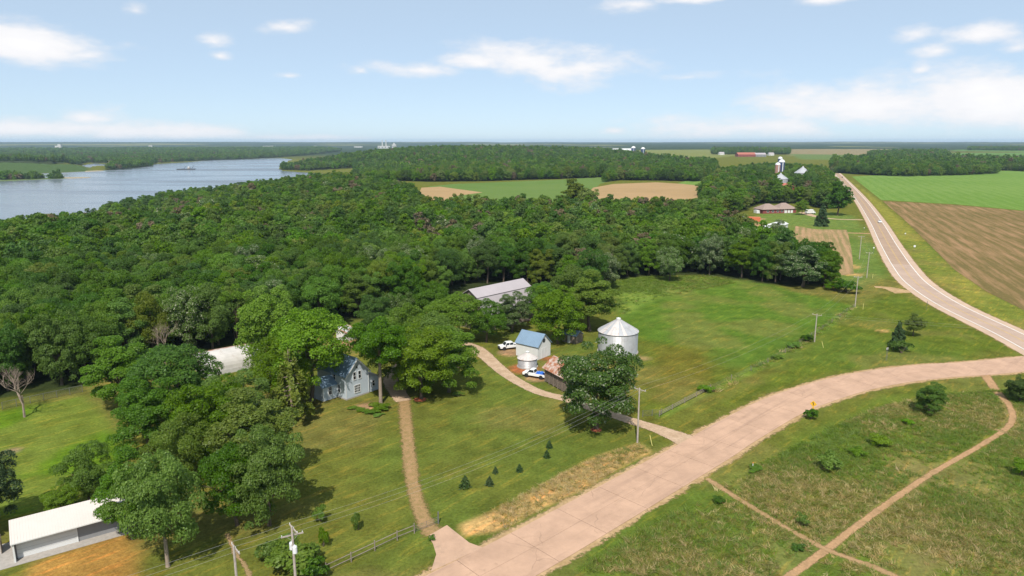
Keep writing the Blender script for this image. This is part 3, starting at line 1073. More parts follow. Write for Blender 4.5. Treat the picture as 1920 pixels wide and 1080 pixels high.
till_m = field_mat('tilled_soil', (0.285, 0.175, 0.092), (0.14, 0.108, 0.042), -68, 7.0, 0.9, 0.02)
stub_m = field_mat('stubble_rows', (0.37, 0.23, 0.13), (0.20, 0.165, 0.07), -68, 3.2, 0.8, 0.05)
crop_m = field_mat('young_crop', (0.105, 0.19, 0.032), (0.15, 0.23, 0.055), -68, 11, 0.8, 0.006)
crop2_m = field_mat('dark_crop', (0.095, 0.160, 0.038), (0.135, 0.185, 0.055), 5, 8, 0.5, 0.01)
soil_m = field_mat('bare_soil', (0.37, 0.245, 0.13), (0.27, 0.19, 0.09), 8, 8, 0.5, 0.012)
tan_m = field_mat('dry_stubble', (0.36, 0.25, 0.12), (0.24, 0.20, 0.08), 8, 8, 0.5, 0.012)
field('tilled_field', gps([(1655, 377), (1790, 384), (1920, 396), (2050, 408), (2050, 650), (1920, 582), (1850, 547), (1790, 506), (1742, 458), (1702, 418)]), till_m, 'brown tilled field with furrows right of the highway', 0.05, 20)
field('crop_field', gps([(1597, 331), (1700, 326), (1920, 319), (2100, 316), (2100, 412), (1920, 395), (1790, 383), (1652, 375)]), crop_m, 'bright green crop field above the tilled field', 0.06, 40)
field('tilled_plot', gps([(1492, 424), (1530, 430), (1588, 431), (1597, 470), (1601, 514), (1570, 517), (1561, 495), (1510, 470), (1485, 445)]), stub_m, 'small tilled plot beside the highway woods', 0.05, 10)
field('crop_field', gps([(800, 350), (850, 345), (1050, 337), (1140, 331), (1170, 332), (1125, 345), (1100, 370), (1075, 408), (800, 408), (800, 365), (900, 361)]), crop2_m, 'green crop field behind the main wood', 0.06, 40)
field('bare_field', gps([(790, 352), (825, 350), (905, 361), (850, 368), (800, 408), (770, 405)]), soil_m, 'tan bare strip at the wooded end of the crop field', 0.09, 40)
field('bare_field', gps([(1112, 352), (1150, 345), (1230, 342), (1300, 346), (1330, 352), (1320, 408), (1085, 408), (1100, 366)]), soil_m, 'bare orange brown field behind the lone willow', 0.09, 40)
field('crop_field', gps([(1270, 344), (1310, 332), (1345, 334), (1335, 352), (1300, 347)]), crop_m, 'small bright green field beside the far woods', 0.12, 40)
# ------------------------------------------------------------------ trees
bark_m = mat('bark', (0.115, 0.085, 0.06), 0.95, 0.3, 3, bump=0.6, bscale=12)
pale_bark_m = mat('pale_bark', (0.27, 0.21, 0.16), 0.95, 0.25, 3, bump=0.5, bscale=12)
dead_m = mat('dead_wood', (0.24, 0.185, 0.145), 0.95, 0.25, 2)
deadtwig_m = mat('dead_twigs', (0.17, 0.115, 0.085), 0.95, 0.3, 2)
LEAF = {
    'dark': leaf_mat('leaf_dark', (0.045, 0.106, 0.014), (0.092, 0.177, 0.025)),
    'mid': leaf_mat('leaf_mid', (0.072, 0.149, 0.017), (0.137, 0.240, 0.030)),
    'bright': leaf_mat('leaf_bright', (0.095, 0.183, 0.020), (0.171, 0.281, 0.039)),
    'olive': leaf_mat('leaf_olive', (0.103, 0.157, 0.025), (0.182, 0.236, 0.043)),
    'painted_glint': leaf_mat('leaf_painted_glint', (0.053, 0.109, 0.022), (0.116, 0.186, 0.040), 0.08, (0.30, 0.33, 0.22)),  # a few pale leaves paint white sun glints on a dark crown
    'bloom': leaf_mat('leaf_bloom', (0.074, 0.141, 0.034), (0.141, 0.220, 0.062), 0.17, (0.40, 0.41, 0.28)),
    'brown': leaf_mat('leaf_brown', (0.104, 0.091, 0.043), (0.165, 0.128, 0.067), transl=0.1),
    'spruce': leaf_mat('needle', (0.024, 0.058, 0.016), (0.050, 0.095, 0.024), transl=0.1),
}


def leaf_quads(P, Nn, size, g, fold=0.25):
    """one bent leaf spray (2 triangles sharing an edge) per point"""
    n = len(P)
    a = g.normal(size=(n, 3))
    a -= (a * Nn).sum(1)[:, None] * Nn
    a /= np.linalg.norm(a, axis=1)[:, None] + 1e-9
    b = np.cross(Nn, a)
    s = size * g.uniform(0.6, 1.35, n)[:, None]
    w = s * g.uniform(0.45, 0.75, n)[:, None]
    v0 = P - a * s * 0.55
    v2 = P + a * s * 0.55 - Nn * s * fold * g.uniform(0, 1, n)[:, None]
    v1 = P + b * w * 0.55 - Nn * s * fold * 0.5
    v3 = P - b * w * 0.55 - Nn * s * fold * 0.5
    V = np.stack([v0, v1, v2, v3], 1).reshape(-1, 3)
    i = np.arange(n) * 4
    T = np.concatenate([np.stack([i, i + 1, i + 2], -1), np.stack([i, i + 2, i + 3], -1)], 1).reshape(-1, 3)
    return V, T


def unit(v):
    return v / (np.linalg.norm(v, axis=-1, keepdims=True) + 1e-9)


def crown_points(g, Rr, zb, zt, nclump, nleaf, clump=(0.22, 0.38), low=-0.8, taper=0.0, jitter=0.7):
    """leaf spots on a heap of clumps filling an uneven crown of radius Rr between heights zb and zt"""
    hc = (zt - zb) / 2
    cz = (zt + zb) / 2
    ph = g.uniform(0, 6.28, 4)
    C, Rc = [], []
    while len(C) < nclump:
        d = unit(g.normal(size=3))
        if d[2] < low and g.random() < 0.8:
            continue
        az_ = math.atan2(d[1], d[0])
        lob = 1 + 0.13 * math.sin(2 * az_ + ph[0]) + 0.10 * math.sin(3 * az_ + ph[1]) + 0.12 * math.sin(4 * d[2] + ph[2])
        f = g.uniform(0.55, 0.92) if g.random() < 0.85 else g.uniform(0.1, 0.5)
        r = g.uniform(*clump) * Rr
        tp = 1 - taper * (d[2] * f + 0.2)
        c = np.array([d[0] * Rr * f * lob * tp, d[1] * Rr * f * lob * tp, cz + d[2] * hc * f * lob])
        C.append(c)
        Rc.append(r)
    C = np.array(C)
    Rc = np.array(Rc)
    pr = Rc ** 2 / (Rc ** 2).sum()
    k = g.choice(nclump, nleaf, p=pr)
    d = unit(g.normal(size=(nleaf, 3)))
    d[:, 2] = np.where(d[:, 2] < -0.35, -d[:, 2], d[:, 2])
    sq = np.array([1, 1, 0.82])
    rad = Rc[k] * g.uniform(0.72, 1.08, nleaf)
    P = C[k] + d * rad[:, None] * sq
    # drop leaves buried in other clumps
    keep = np.ones(nleaf, bool)
    for j in range(nclump):
        q = np.linalg.norm((P - C[j]) / sq, axis=1)
        keep &= ~((q < Rc[j] * 0.62) & (k != j))
    P, d = P[keep], d[keep]
    out = unit((P - np.array([0, 0, cz - hc * 0.3])) / np.array([Rr, Rr, hc]))
    Nn = unit(d * 0.75 + out * 0.45 + np.array([0, 0, 0.25]) + g.normal(size=P.shape) * jitter)
    return P, Nn, C, Rc


def tri_mesh(name, V, T, m):
    me = np_mesh(name, V, T, 3)
    me.materials.append(m)
    return me


def limb_mesh(name, g, zb, C, r0, m, nl=8, lean=0.0, ztop=None, stems=1):
    """tapered trunk with limbs running out to the crown's clumps"""
    mb = MB()
    for st in range(stems):
        off = Vector((0, 0, 0)) if stems == 1 else Vector((math.cos(st * 2.1) * r0 * 1.4, math.sin(st * 2.1) * r0 * 1.4, 0))
        zt = ztop or zb + 1.0
        pts = [off + Vector((0, 0, -0.3)), off + Vector((0, 0, 0.25)), off + Vector((g.normal() * .15, g.normal() * .15, zt * .5)), off * 2 + Vector((g.normal() * .3, g.normal() * .3, zt))]
        rr = [r0 * 1.5, r0 * 1.05, r0 * .85, r0 * .6]
        for i in range(3):
            mb.tube(pts[i], pts[i + 1], rr[i], rr[i + 1], 9, caps=False)
        sel = g.permutation(len(C))[:nl]
        for j in sel:
            s = pts[2].lerp(pts[3], g.uniform(0.2, 1.0))
            e = Vector(C[j])
            mdl = s.lerp(e, 0.5) + Vector((0, 0, 0.4))
            mb.tube(s, mdl, r0 * .38, r0 * .24, 6, caps=False)
            mb.tube(mdl, e, r0 * .24, r0 * .08, 5, caps=False)
    me = bpy.data.meshes.new(name)
    me.from_pydata(mb.v, [], mb.f)
    for p in me.polygons:
        p.use_smooth = True
    me.materials.append(m)
    return me


# canonical broadleaf trees, 14 m tall, crown radius 6
VAR = []
SPEC = [dict(Rr=6.0, zb=0.7, zt=14, nclump=95, clump=(0.13, 0.27)), dict(Rr=6.2, zb=0.6, zt=13, nclump=110, clump=(0.12, 0.24)), dict(Rr=5.4, zb=0.8, zt=15, nclump=95, taper=0.2, clump=(0.13, 0.27)),
        dict(Rr=6.3, zb=1.0, zt=13.5, nclump=85, clump=(0.14, 0.29)), dict(Rr=5.0, zb=0.5, zt=15.5, nclump=105, taper=0.25, clump=(0.13, 0.27)),
        dict(Rr=5.0, zb=7.0, zt=15.5, nclump=80, clump=(0.14, 0.28)), dict(Rr=6.2, zb=1.5, zt=14, nclump=105, clump=(0.13, 0.26))]
for i, sp in enumerate(SPEC):
    g = np.random.default_rng(100 + i)
    P, Nn, C, Rc = crown_points(g, nleaf=36000, **sp)
    V, T = leaf_quads(P, Nn, 0.27, g)
    cm = tri_mesh('crown', V, T, LEAF['mid'])
    tm = limb_mesh('trunk', g, sp['zb'], C, 0.30, bark_m, 10, ztop=sp['zb'] + 4.6)
    # plainer versions of the same tree for the deep wood and the far hills
    g = np.random.default_rng(100 + i)
    P2, N2, _, _ = crown_points(g, nleaf=6500, **sp)
    V2, T2 = leaf_quads(P2, N2, 0.66, g)
    mm = tri_mesh('crown_wood', V2, T2, LEAF['mid'])
    g = np.random.default_rng(100 + i)
    P3, N3, _, _ = crown_points(g, nleaf=900, **sp)
    V3, T3 = leaf_quads(P3, N3, 1.8, g)
    fm = tri_mesh('crown_far', V3, T3, LEAF['mid'])
    VAR.append((cm, tm, mm, fm))


def obj_mat(o, m):
    o.material_slots[0].link = 'OBJECT'
    o.material_slots[0].material = m


def broadleaf(name, x, y, h, r, leaf, label, var=None, rz=None, group=None, zscale=None, trunk_m=None, cat='tree', detail=0):
    var = random.randrange(5) if var is None else var
    z = hz(x, y) if (y > 350 or x < -120) else 0.0
    o = empty(name, (x, y, z), random.uniform(0, 6.28) if rz is None else rz)
    sp = SPEC[var]
    o.scale = (r / sp['Rr'], r / sp['Rr'], h / sp['zt'])
    c = link(bpy.data.objects.new('crown', VAR[var][0 if detail == 0 else 2]))
    c.parent = o
    obj_mat(c, LEAF[leaf])
    tk = link(bpy.data.objects.new('trunk', VAR[var][1]))
    tk.parent = o
    if trunk_m:
        obj_mat(tk, trunk_m)
    tag(o, label, cat, group)
    return o


# --- bare dead trees: recursive branching
def dead_tree_mesh(seed, h, r0, spread=0.6, depth=5, lift=0.25):
    g = random.Random(seed)
    mb = MB()

    def grow(p, d, L, r, k):
        q = p + d * L
        mb.tube(p, q, r, r * 0.68, 6 if k > 2 else 4, caps=False)
        if k == 0:
            return
        for j in range(3 if k > 1 else 4):
            nd = (d + Vector((g.gauss(0, spread), g.gauss(0, spread), g.gauss(lift, spread * .5)))).normalized()
            grow(p + d * L * g.uniform(0.55, 1.0), nd, L * g.uniform(0.6, 0.82), r * g.uniform(0.45, 0.62), k - 1)
    grow(Vector((0, 0, -0.2)), Vector((g.gauss(0, .05), g.gauss(0, .05), 1)).normalized(), h * 0.32, r0, depth)
    me = bpy.data.meshes.new('branches')
    me.from_pydata(mb.v, [], mb.f)
    return me


def dead_tree(x, y, h, label, seed, m, spread=0.55, depth=5, r0=0.24):
    o = empty('dead_tree', (x, y, hz(x, y)), random.uniform(0, 6))
    me = dead_tree_mesh(seed, h, r0, spread, depth)
    # trunk (first tube) and the branches are separate parts
    n0 = 12
    tv = [tuple(v.co) for v in me.vertices[:n0]]
    tf = [tuple(p.vertices) for p in me.polygons[:6]]
    mb = MB()
    mb.add(tv, tf)
    mb.build('trunk', m, o)
    bv = [tuple(v.co) for v in me.vertices[n0:]]
    bf = [tuple(i - n0 for i in p.vertices) for p in list(me.polygons)[6:]]
    b = bpy.data.meshes.new('branches')
    b.from_pydata(bv, [], bf)
    b.materials.append(m)
    bo = link(bpy.data.objects.new('branches', b))
    bo.parent = o
    bpy.data.meshes.remove(me)
    return tag(o, label, 'tree')


# --- conifers
def conifer_meshes(seed, h, r, nleaf, sparse=False):
    g = np.random.default_rng(seed)
    Ps, Ns = [], []
    nb = 46 if not sparse else 34
    mb = MB()
    mb.tube((0, 0, -0.2), (0, 0, h * 0.98), 0.022 * h, 0.004 * h, 7, caps=False)
    for b in range(nb):
        f = (b + 0.5) / nb
        z = h * (0.06 + 0.92 * f) if not sparse else h * (0.22 + 0.76 * f)
        L = r * (1 - f) ** 0.8 * g.uniform(0.75, 1.1) + 0.05 * r
        if sparse and g.random() < 0.25:
            L *= 0.4
        a = b * 2.4 + g.uniform(-.3, .3)
        d = np.array([math.cos(a), math.sin(a), -0.22 + 0.3 * f])
        mb.tube((0, 0, z), tuple(np.array([0, 0, z]) + d * L), 0.006 * h, 0.002 * h, 4, caps=False)
        n = int(nleaf * L / (r * nb * 0.55))
        if sparse and L < r * 0.25:
            n = int(n * .3)
        tt = g.uniform(0.2 if not sparse else 0.45, 1.02, n) ** 0.7
        side = np.array([-math.sin(a), math.cos(a), 0])
        P = np.array([0, 0, z]) + d * (L * tt)[:, None] + side * (g.normal(size=n) * 0.16 * L * (1.1 - tt * .6))[:, None]
        P[:, 2] += g.normal(size=n) * 0.035 * h - 0.02 * h * tt
        Ps.append(P)
        Ns.append(unit(np.array([d[0] * .5, d[1] * .5, 0.8]) + g.normal(size=(n, 3)) * 0.45))
    P = np.concatenate(Ps)
    Nn = np.concatenate(Ns)
    V, T = leaf_quads(P, Nn, 0.055 * h if not sparse else 0.045 * h, g, 0.4)
    return tri_mesh('needles', V, T, LEAF['spruce']), mb


CONIF = {}


def conifer(name, x, y, h, r, label, key='full', group=None, leaf='spruce', cat='tree'):
    if key not in CONIF:
        nm, mb = conifer_meshes({'full': 5, 'sparse': 9, 'small': 12}[key], 6.0, 2.0, {'full': 5200, 'sparse': 4200, 'small': 1500}[key], key == 'sparse')
        tme = bpy.data.meshes.new('trunk')
        tme.from_pydata(mb.v, [], mb.f)
        tme.materials.append(pale_bark_m if key == 'sparse' else bark_m)
        CONIF[key] = (nm, tme)
    o = empty(name, (x, y, 0), random.uniform(0, 6))
    o.scale = (r / 2, r / 2, h / 6)
    c = link(bpy.data.objects.new('crown', CONIF[key][0]))
    c.parent = o
    obj_mat(c, LEAF[leaf])
    tk = link(bpy.data.objects.new('trunk', CONIF[key][1]))
    tk.parent = o
    return tag(o, label, cat, group)


# --- shrubs: a few clumps close to the ground
SHRUB = []
for i in range(3):
    g = np.random.default_rng(300 + i)
    P, Nn, C, Rc = crown_points(g, 1.0, 0.05, 1.7, 14, 1900, clump=(0.28, 0.45), low=-0.2)
    V, T = leaf_quads(P, Nn, 0.17, g)
    mb = MB()
    for j in range(6):
        mb.tube((0, 0, -0.05), tuple(C[j]), 0.04, 0.015, 5, caps=False)
    sm = bpy.data.meshes.new('stems')
    sm.from_pydata(mb.v, [], mb.f)
    sm.materials.append(bark_m)
    SHRUB.append((tri_mesh('foliage', V, T, LEAF['mid']), sm))


def shrub(name, x, y, h, r, leaf, label, group=None, var=None, cat='bush'):
    var = random.randrange(3) if var is None else var
    z = hz(x, y) if y > 350 else 0
    o = empty(name, (x, y, z), random.uniform(0, 6))
    o.scale = (r, r, h / 1.7)
    c = link(bpy.data.objects.new('foliage', SHRUB[var][0]))
    c.parent = o
    obj_mat(c, LEAF[leaf])
    st = link(bpy.data.objects.new('stems', SHRUB[var][1]))
    st.parent = o
    return tag(o, label, cat, group)


def at(px, py):
    return gp(px, py)


# ---- trees one can tell apart around the farm
T_ = broadleaf
T_('shade_tree', *at(1118, 805), 16.0, 8.2, 'painted_glint', 'large dark round tree with reddish mulch at its trunk beside the gravel drive', 1, 0.4)
T_('shade_tree', *at(790, 748), 15, 7.2, 'bright', 'bright green tree with full low crown right of the blue house', 1, 1.0)
T_('shade_tree', *at(748, 718), 13.5, 6.0, 'mid', 'full green tree just behind the bright tree near the house', 0, 2.7)
T_('shade_tree', *at(815, 700), 14, 6.4, 'mid', 'full rounded tree between the bright lawn tree and the farmyard', 3, 5.2)
T_('shade_tree', *at(842, 735), 13.5, 6.4, 'bright', 'light green tree at the lawn edge with shadow on the grass', 2, 2.1)
T_('shade_tree', *at(765, 690), 15, 6.2, 'mid', 'dark crowned tree behind the bright tree near the house', 3, 4.0)
T_('shade_tree', *at(714, 757), 17.3, 5.9, 'mid', 'tall tree on a long bare trunk in front of the house corner', 5, 0.2, trunk_m=pale_bark_m)
T_('shade_tree', *at(585, 752), 19.5, 8.6, 'bright', 'huge light green tree overhanging the left side of the blue house', 0, 3.3)
T_('shade_tree', *at(515, 700), 19, 8.0, 'bright', 'big yellow green tree behind the white arched shed', 1, 5.1)
T_('shade_tree', *at(530, 765), 14, 6.4, 'mid', 'dark tree in front of the huge tree by the house', 3, 2.2)
conifer('pine_tree', *at(549, 797), 14.5, 4.2, 'thin half bare pine with visible trunk left of the house', 'sparse', leaf='olive')
T_('shade_tree', *at(335, 800), 16, 8.2, 'dark', 'broad dark tree below the white arched shed', 0, 0.9)
T_('shade_tree', *at(230, 770), 15, 6.8, 'bright', 'light green tree at the corner of the left lawn', 4, 1.9)
T_('shade_tree', *at(280, 850), 13, 5.6, 'mid', 'mid green tree along the left lawn edge', 2, 2.9)
T_('shade_tree', *at(400, 870), 14, 6.6, 'mid', 'rounded tree in the middle of the left grove', 1, 3.9)
T_('shade_tree', *at(352, 905), 11, 5.0, 'olive', 'olive tinted tree inside the left grove', 3, 4.4)
T_('shade_tree', *at(445, 820), 12, 5.8, 'bright', 'pale green tree just below the white arched shed door', 2, 0.5)
T_('shade_tree', *at(475, 905), 15, 6.4, 'olive', 'feathery olive green tree on the lawn side of the grove', 4, 1.5)
T_('shade_tree', *at(505, 985), 14, 5.2, 'mid', 'dense tree nearest the lawn saplings', 1, 2.5)
T_('shade_tree', *at(445, 985), 12, 4.6, 'dark', 'dark tree squeezed into the grove front', 0, 0.1)
T_('shade_tree', *at(315, 1062), 15.5, 4.9, 'mid', 'tall tree with pale trunk nearest the white roofed garage', 6, 5.5, trunk_m=pale_bark_m)
T_('shade_tree', *at(250, 1010), 12.5, 4.3, 'mid', 'tree overhanging the end of the white roofed garage', 4, 0.8)
T_('shade_tree', *at(168, 938), 8.5, 3.7, 'mid', 'small round tree on the left lawn above the garage', 3, 1.1)
T_('shade_tree', *at(118, 968), 4.5, 2.7, 'bright', 'low leafy tree touching the back of the garage', 1, 1.1)
T_('shade_tree', *at(-28, 1000), 12, 4.5, 'spruce', 'dark tree cut off by the left picture edge above the garage', 2, 1.1)
# round the barns
T_('shade_tree', *at(858, 642), 13.5, 7.0, 'mid', 'wide green tree over the farmyard bend of the drive', 0, 2.2)
T_('shade_tree', *at(912, 642), 11.5, 5.6, 'mid', 'tree beside the white crew cab truck', 3, 3.0)
T_('shade_tree', *at(810, 618), 13.5, 6.0, 'mid', 'tree left of the grey barn above the farmyard', 1, 1.7)
T_('shade_tree', *at(960, 622), 11, 4.8, 'painted_glint', 'greyish leaved tree in front of the grey barn', 2, 0.6)
T_('shade_tree', *at(1046, 645), 15, 7.4, 'mid', 'tree hanging over the blue roofed white barn', 1, 4.8)
T_('shade_tree', *at(1020, 607), 12.5, 6.0, 'mid', 'tree at the right end of the grey barn', 0, 5.8)
T_('shade_tree', *at(1105, 620), 17, 7.8, 'olive', 'tall dense tree behind the large grain bin', 4, 0.4)
T_('shade_tree', *at(1070, 600), 16, 7.4, 'mid', 'full tree between the grey barn and the pasture', 3, 1.3)
T_('shade_tree', *at(700, 640), 12, 5.2, 'dark', 'dark tree between the small shed and the farmyard', 2, 2.4)
T_('shade_tree', *at(745, 632), 12, 5.2, 'painted_glint', 'grey green tree beside the white trailer', 1, 3.4)
# right side
conifer('juniper_tree', *at(1682, 652), 6.8, 2.3, 'dark juniper on the roadside triangle beside a round bush')
shrub('round_bush', *at(1690, 662), 3.6, 2.2, 'dark', 'dark round bush leaning on the roadside juniper')
T_('young_tree', *at(1712, 630), 6.2, 2.7, 'olive', 'thin olive leaved young tree nearest the highway bend', 4, 0.5)
T_('young_tree', *at(1741, 775), 6.0, 3.0, 'mid', 'bushy young tree at the meadow edge below the concrete road', 2, 0.5)
T_('young_tree', *at(1912, 752), 5.0, 3.2, 'dark', 'dark bushy tree cut by the right picture edge', 1, 0.5)
for (bx, by, hh, rr, lf, lb) in [(1552, 880, 2.6, 1.75, 'bright', 'largest round bush in the rough meadow'), (1607, 853, 1.2, 1.3, 'mid', 'low flat bush right of the round meadow bush'),
                                 (1645, 836, 1.8, 1.7, 'bright', 'light green bush farther up the meadow'), (1505, 986, 1.7, 0.8, 'mid', 'small upright bush near the track fork'),
                                 (1519, 786, 2.0, 1.2, 'dark', 'dark bush under the yellow road sign'), (1912, 892, 2.4, 1.5, 'bright', 'yellow green bush at the right picture edge'),
                                 (1702, 797, 1.0, 1.1, 'bright', 'small bright bush between meadow tree and track'), (1498, 1032, 0.7, 0.8, 'dark', 'tiny dark bush beside the crossing tracks'),
                                 (1410, 882, 0.9, 1.3, 'mid', 'weedy patch round the white marker post'), (1345, 943, 0.9, 0.9, 'dark', 'small weed clump by the meadow track start'),
                                 (1588, 548, 4.2, 4.2, 'dark', 'broad dark thicket at the fence corner by the wood'), (1565, 545, 3.0, 3.0, 'mid', 'thicket at the end of the blossoming trees'),
                                 (1512, 640, 1.8, 1.5, 'dark', 'dark bush at the foot of the fence line pole'), (1490, 652, 1.3, 1.6, 'bright', 'weedy clump along the overgrown fence'),
                                 (1325, 735, 1.2, 1.7, 'bright', 'green weeds at the upper end of the rail fence'), (1455, 672, 1.0, 1.5, 'mid', 'weed clump on the overgrown fence line'),
                                 (545, 1068, 3.4, 3.0, 'bright', 'spreading green bush at the foot of the transformer pole'), (590, 1078, 2.4, 1.8, 'dark', 'dark bush right of the transformer pole'),
                                 (515, 1050, 2.6, 1.8, 'mid', 'leafy bush left of the transformer pole'), (810, 1012, 0.6, 0.5, 'dark', 'small weed tuft on the concrete apron')]:
    shrub('meadow_bush', *at(bx, by), hh, rr, lf, lb)
for (bx, by, hh, rr, lb) in [(672, 994, 3.1, 0.75, 'tallest slim sapling on the lawn left of the old track'), (602, 978, 2.2, 0.95, 'wide sapling beside the grove'), (606, 1025, 2.3, 0.7, 'slim sapling nearest the rail fence')]:
    shrub('lawn_sapling', *at(bx, by), hh, rr, 'mid', lb, 'saplings on the lawn', cat='sapling')
for (bx, by, hh, lb) in [(872, 914, 1.75, 'largest little spruce, nearest the old track'), (918, 910, 1.35, 'little spruce second from the old track'), (929, 887, 1.0, 'smallest spruce of the lawn group, behind two others'),
                         (974, 884, 1.15, 'little spruce in the middle of the lawn'), (1025, 858, 1.2, 'lower of the two spruces near the big round tree'), (1030, 840, 1.25, 'little spruce closest to the big round tree')]:
    conifer('little_spruce', *at(bx, by), hh * 1.15, hh * 0.6, lb, 'small', 'little spruces planted on the lawn')
# garden plants beside the house
for (bx, by, hh, rr, lb) in [(716, 770, 1.0, 1.6, 'leafy perennials round the tall tree trunk'), (705, 763, 0.9, 1.2, 'green perennials by the house corner'), (664, 768, .6, 1.1, 'left end of the low green garden row'), (680, 771, .6, 1.1, 'second clump of the low green garden row'),
                             (696, 776, .6, 1.1, 'third clump of the low green garden row'), (712, 781, .6, 1.0, 'right end of the low green garden row'), (860, 744, 1.2, 1.0, 'small shrub under the light green tree')]:
    shrub('garden_plant', *at(bx, by), hh, rr, 'bright', lb, 'garden plants by the house', cat='plant')
# highway side
z_ = at(1540, 424)
conifer('spruce_tree', *z_, 13.5, 4.8, 'dark cone shaped spruce beside the lane to the red house')
T_('shade_tree', *at(1570, 404), 24, 9.5, 'dark', 'tall dark tree standing at the highway left edge', 4, 2.0, detail=1)
T_('shade_tree', *at(1503, 403), 11, 4.6, 'mid', 'small round tree at the corner of the red house', 0, 2.0, detail=1)
T_('willow_tree', *at(1075, 395), 24, 10.5, 'olive', 'big lone willow standing in the far field', 4, 2.0, detail=1)
T_('willow_tree', *at(1100, 398), 18, 9, 'olive', 'lower rounded tree joined to the lone willow', 1, 2.0, detail=1)
# blossoming edge trees
for (bx, by, hh, rr, lb) in [(1505, 538, 15, 9.0, 'white blossoming tree at the pasture corner'), (1448, 520, 14, 6, 'smaller blossoming tree left of the pasture corner one'),
                             (1455, 470, 15, 6.5, 'pale blossoming tree by the white shed roof'), (265, 560, 15, 6, 'blossoming tree rising from the left wood'),
                             (495, 580, 17, 7.5, 'pale flowering tree above the white arched shed'), (1255, 528, 13, 5, 'white flecked tree on the pasture edge'),
                             (860, 480, 15, 5, 'faintly flowering tree in the middle of the wood')]:
    T_('flowering_tree', *at(bx, by), hh, rr, 'bloom', lb)
T_('edge_tree', *at(1545, 538), 12.5, 6.0, 'mid', 'green tree at the very end of the wood by the fence', 1)
dead_tree(*at(46, 782), 13.5, 'bare grey dead tree on the left lawn by the fence', 3, dead_m, 0.5, 5)
dead_tree(*at(1150, 528), 17, 'large bare dead tree at the top of the pasture', 8, dead_m, 0.5, 6, 0.3)
dead_tree(*at(447, 645), 13, 'brown dead tree behind the white arched shed', 12, deadtwig_m, 0.35, 6, 0.2)
dead_tree(*at(310, 690), 13, 'bare tree poking out left of the arched shed', 15, dead_m, 0.55, 5, 0.2)
dead_tree(*at(575, 470), 16, 'bleached dead tree amid the left wood', 19, dead_m, 0.5, 5, 0.25)
for (bx, by, hh, rr, lb) in [(1090, 535, 14, 6.5, 'brown leafless looking tree next to the large dead tree'), (850, 470, 15, 7, 'brown dying tree amid the wood'), (1205, 500, 14, 5, 'brown tinged tree behind the pasture edge')]:
    T_('dying_tree', *at(bx, by), hh, rr, 'brown', lb, detail=1)

# ---- the wood itself
occupied = []
for o in scene.objects:
    if o.type == 'EMPTY' and o.get('category') == 'tree':
        occupied.append((o.location.x, o.location.y, 5.5 * 0.8))
BUILD_KEEP = []     # clearings for buildings in the wood: centre and radius
for (bx, by, z_, rr) in [(940, 556, 0, 21), (930, 585, 0, 12), (968, 580, 0, 10), (425, 690, 0, 9), (660, 628, 0, 5), (702, 612, 0, 6), (1075, 632, 0, 5), (1460, 392, 0, 24), (1403, 412, 0, 14), (1403, 428, 0, 18), (1447, 424, 0, 12), (1447, 438, 0, 14), (1520, 400, 0, 14),
                         (1460, 340, 0, 34), (1503, 342, 0, 30), (1503, 356, 0, 30), (1500, 368, 0, 26), (1464, 374, 0, 24), (1464, 362, 0, 26), (1440, 352, 0, 24), (1438, 332, 0, 22), (1475, 345, 0, 20), (1400, 325, 0, 20), (1175, 296, 0, 70), (1405, 294, 0, 60)]:
    p = gp(bx, by)
    BUILD_KEEP.append((p[0], p[1], rr))


def scatter(polys, spacing, y0, y1, seed):
    g = np.random.default_rng(seed)
    out = []
    for poly in polys:
        P = np.array(poly)
        lo, hi = P.min(0), P.max(0)
        lo[1] = max(lo[1], y0)
        hi[1] = min(hi[1], y1)
        if hi[1] <= lo[1]:
            continue
        xs = np.arange(lo[0], hi[0], spacing)
        ys_ = np.arange(lo[1], hi[1], spacing * 0.87)
        A, B = np.meshgrid(xs, ys_)
        A = A + (np.arange(len(ys_)) % 2)[:, None] * spacing * 0.5
        A = A.ravel() + g.uniform(-.38, .38, A.size) * spacing
        B = B.ravel() + g.uniform(-.38, .38, B.size) * spacing
        k = inside(poly, A, B) & (np.abs(A) < 60 + 0.92 * B)
        out.append(np.stack([A[k], B[k]], -1))
    return np.concatenate(out) if out else np.zeros((0, 2))


MAINW = [W_MAIN, W_NORTH, W_CLUMP, W_FARM, W_EAST, W_EAST2, W_EAST3, W_FARMS_N]
near = scatter(MAINW, 7.5, 0, 520, 1)
mid_ = scatter(MAINW, 8.6, 520, 1300, 2)
far_ = scatter(MAINW, 13.5, 1300, 4200, 3)
bank = scatter([W_BANK], 17, 0, 3600, 4)
bank2 = scatter([W_BANK], 24, 3600, 6500, 5)
# trees on the marsh, island and along lagoon shores
isl = scatter([gps([(0, 336), (42, 335), (42, 337), (0, 338)], WATER_Z), gps([(50, 335), (78, 334.4), (78, 336), (50, 337)], WATER_Z), gps([(88, 334.4), (116, 333.8), (116, 335), (88, 335.8)], WATER_Z)], 9, 0, 4000, 6)
far_ = np.concatenate([far_, bank])


def clear(P):
    k = np.ones(len(P), bool)
    for (x, y, r) in occupied + BUILD_KEEP:
        k &= np.hypot(P[:, 0] - x, P[:, 1] - y) > r
    dr = -sdist(RIVER, P[:, 0], P[:, 1])
    dl = -sdist(LAGOON, P[:, 0], P[:, 1])
    k &= (dr > 4) & (dl > 4)
    d_h = dist_line([tuple(p) for p in PH[::6]], P[:, 0], P[:, 1])
    k &= d_h > 13
    return P[k]


near, mid_, far_, bank2 = clear(near), clear(mid_), clear(far_), clear(bank2)


def in_frame(P):
    zz = P[:, 1] * math.cos(PITCH) + CAM_H * math.sin(PITCH)
    return np.abs(P[:, 0] / zz * F_PX) < 985


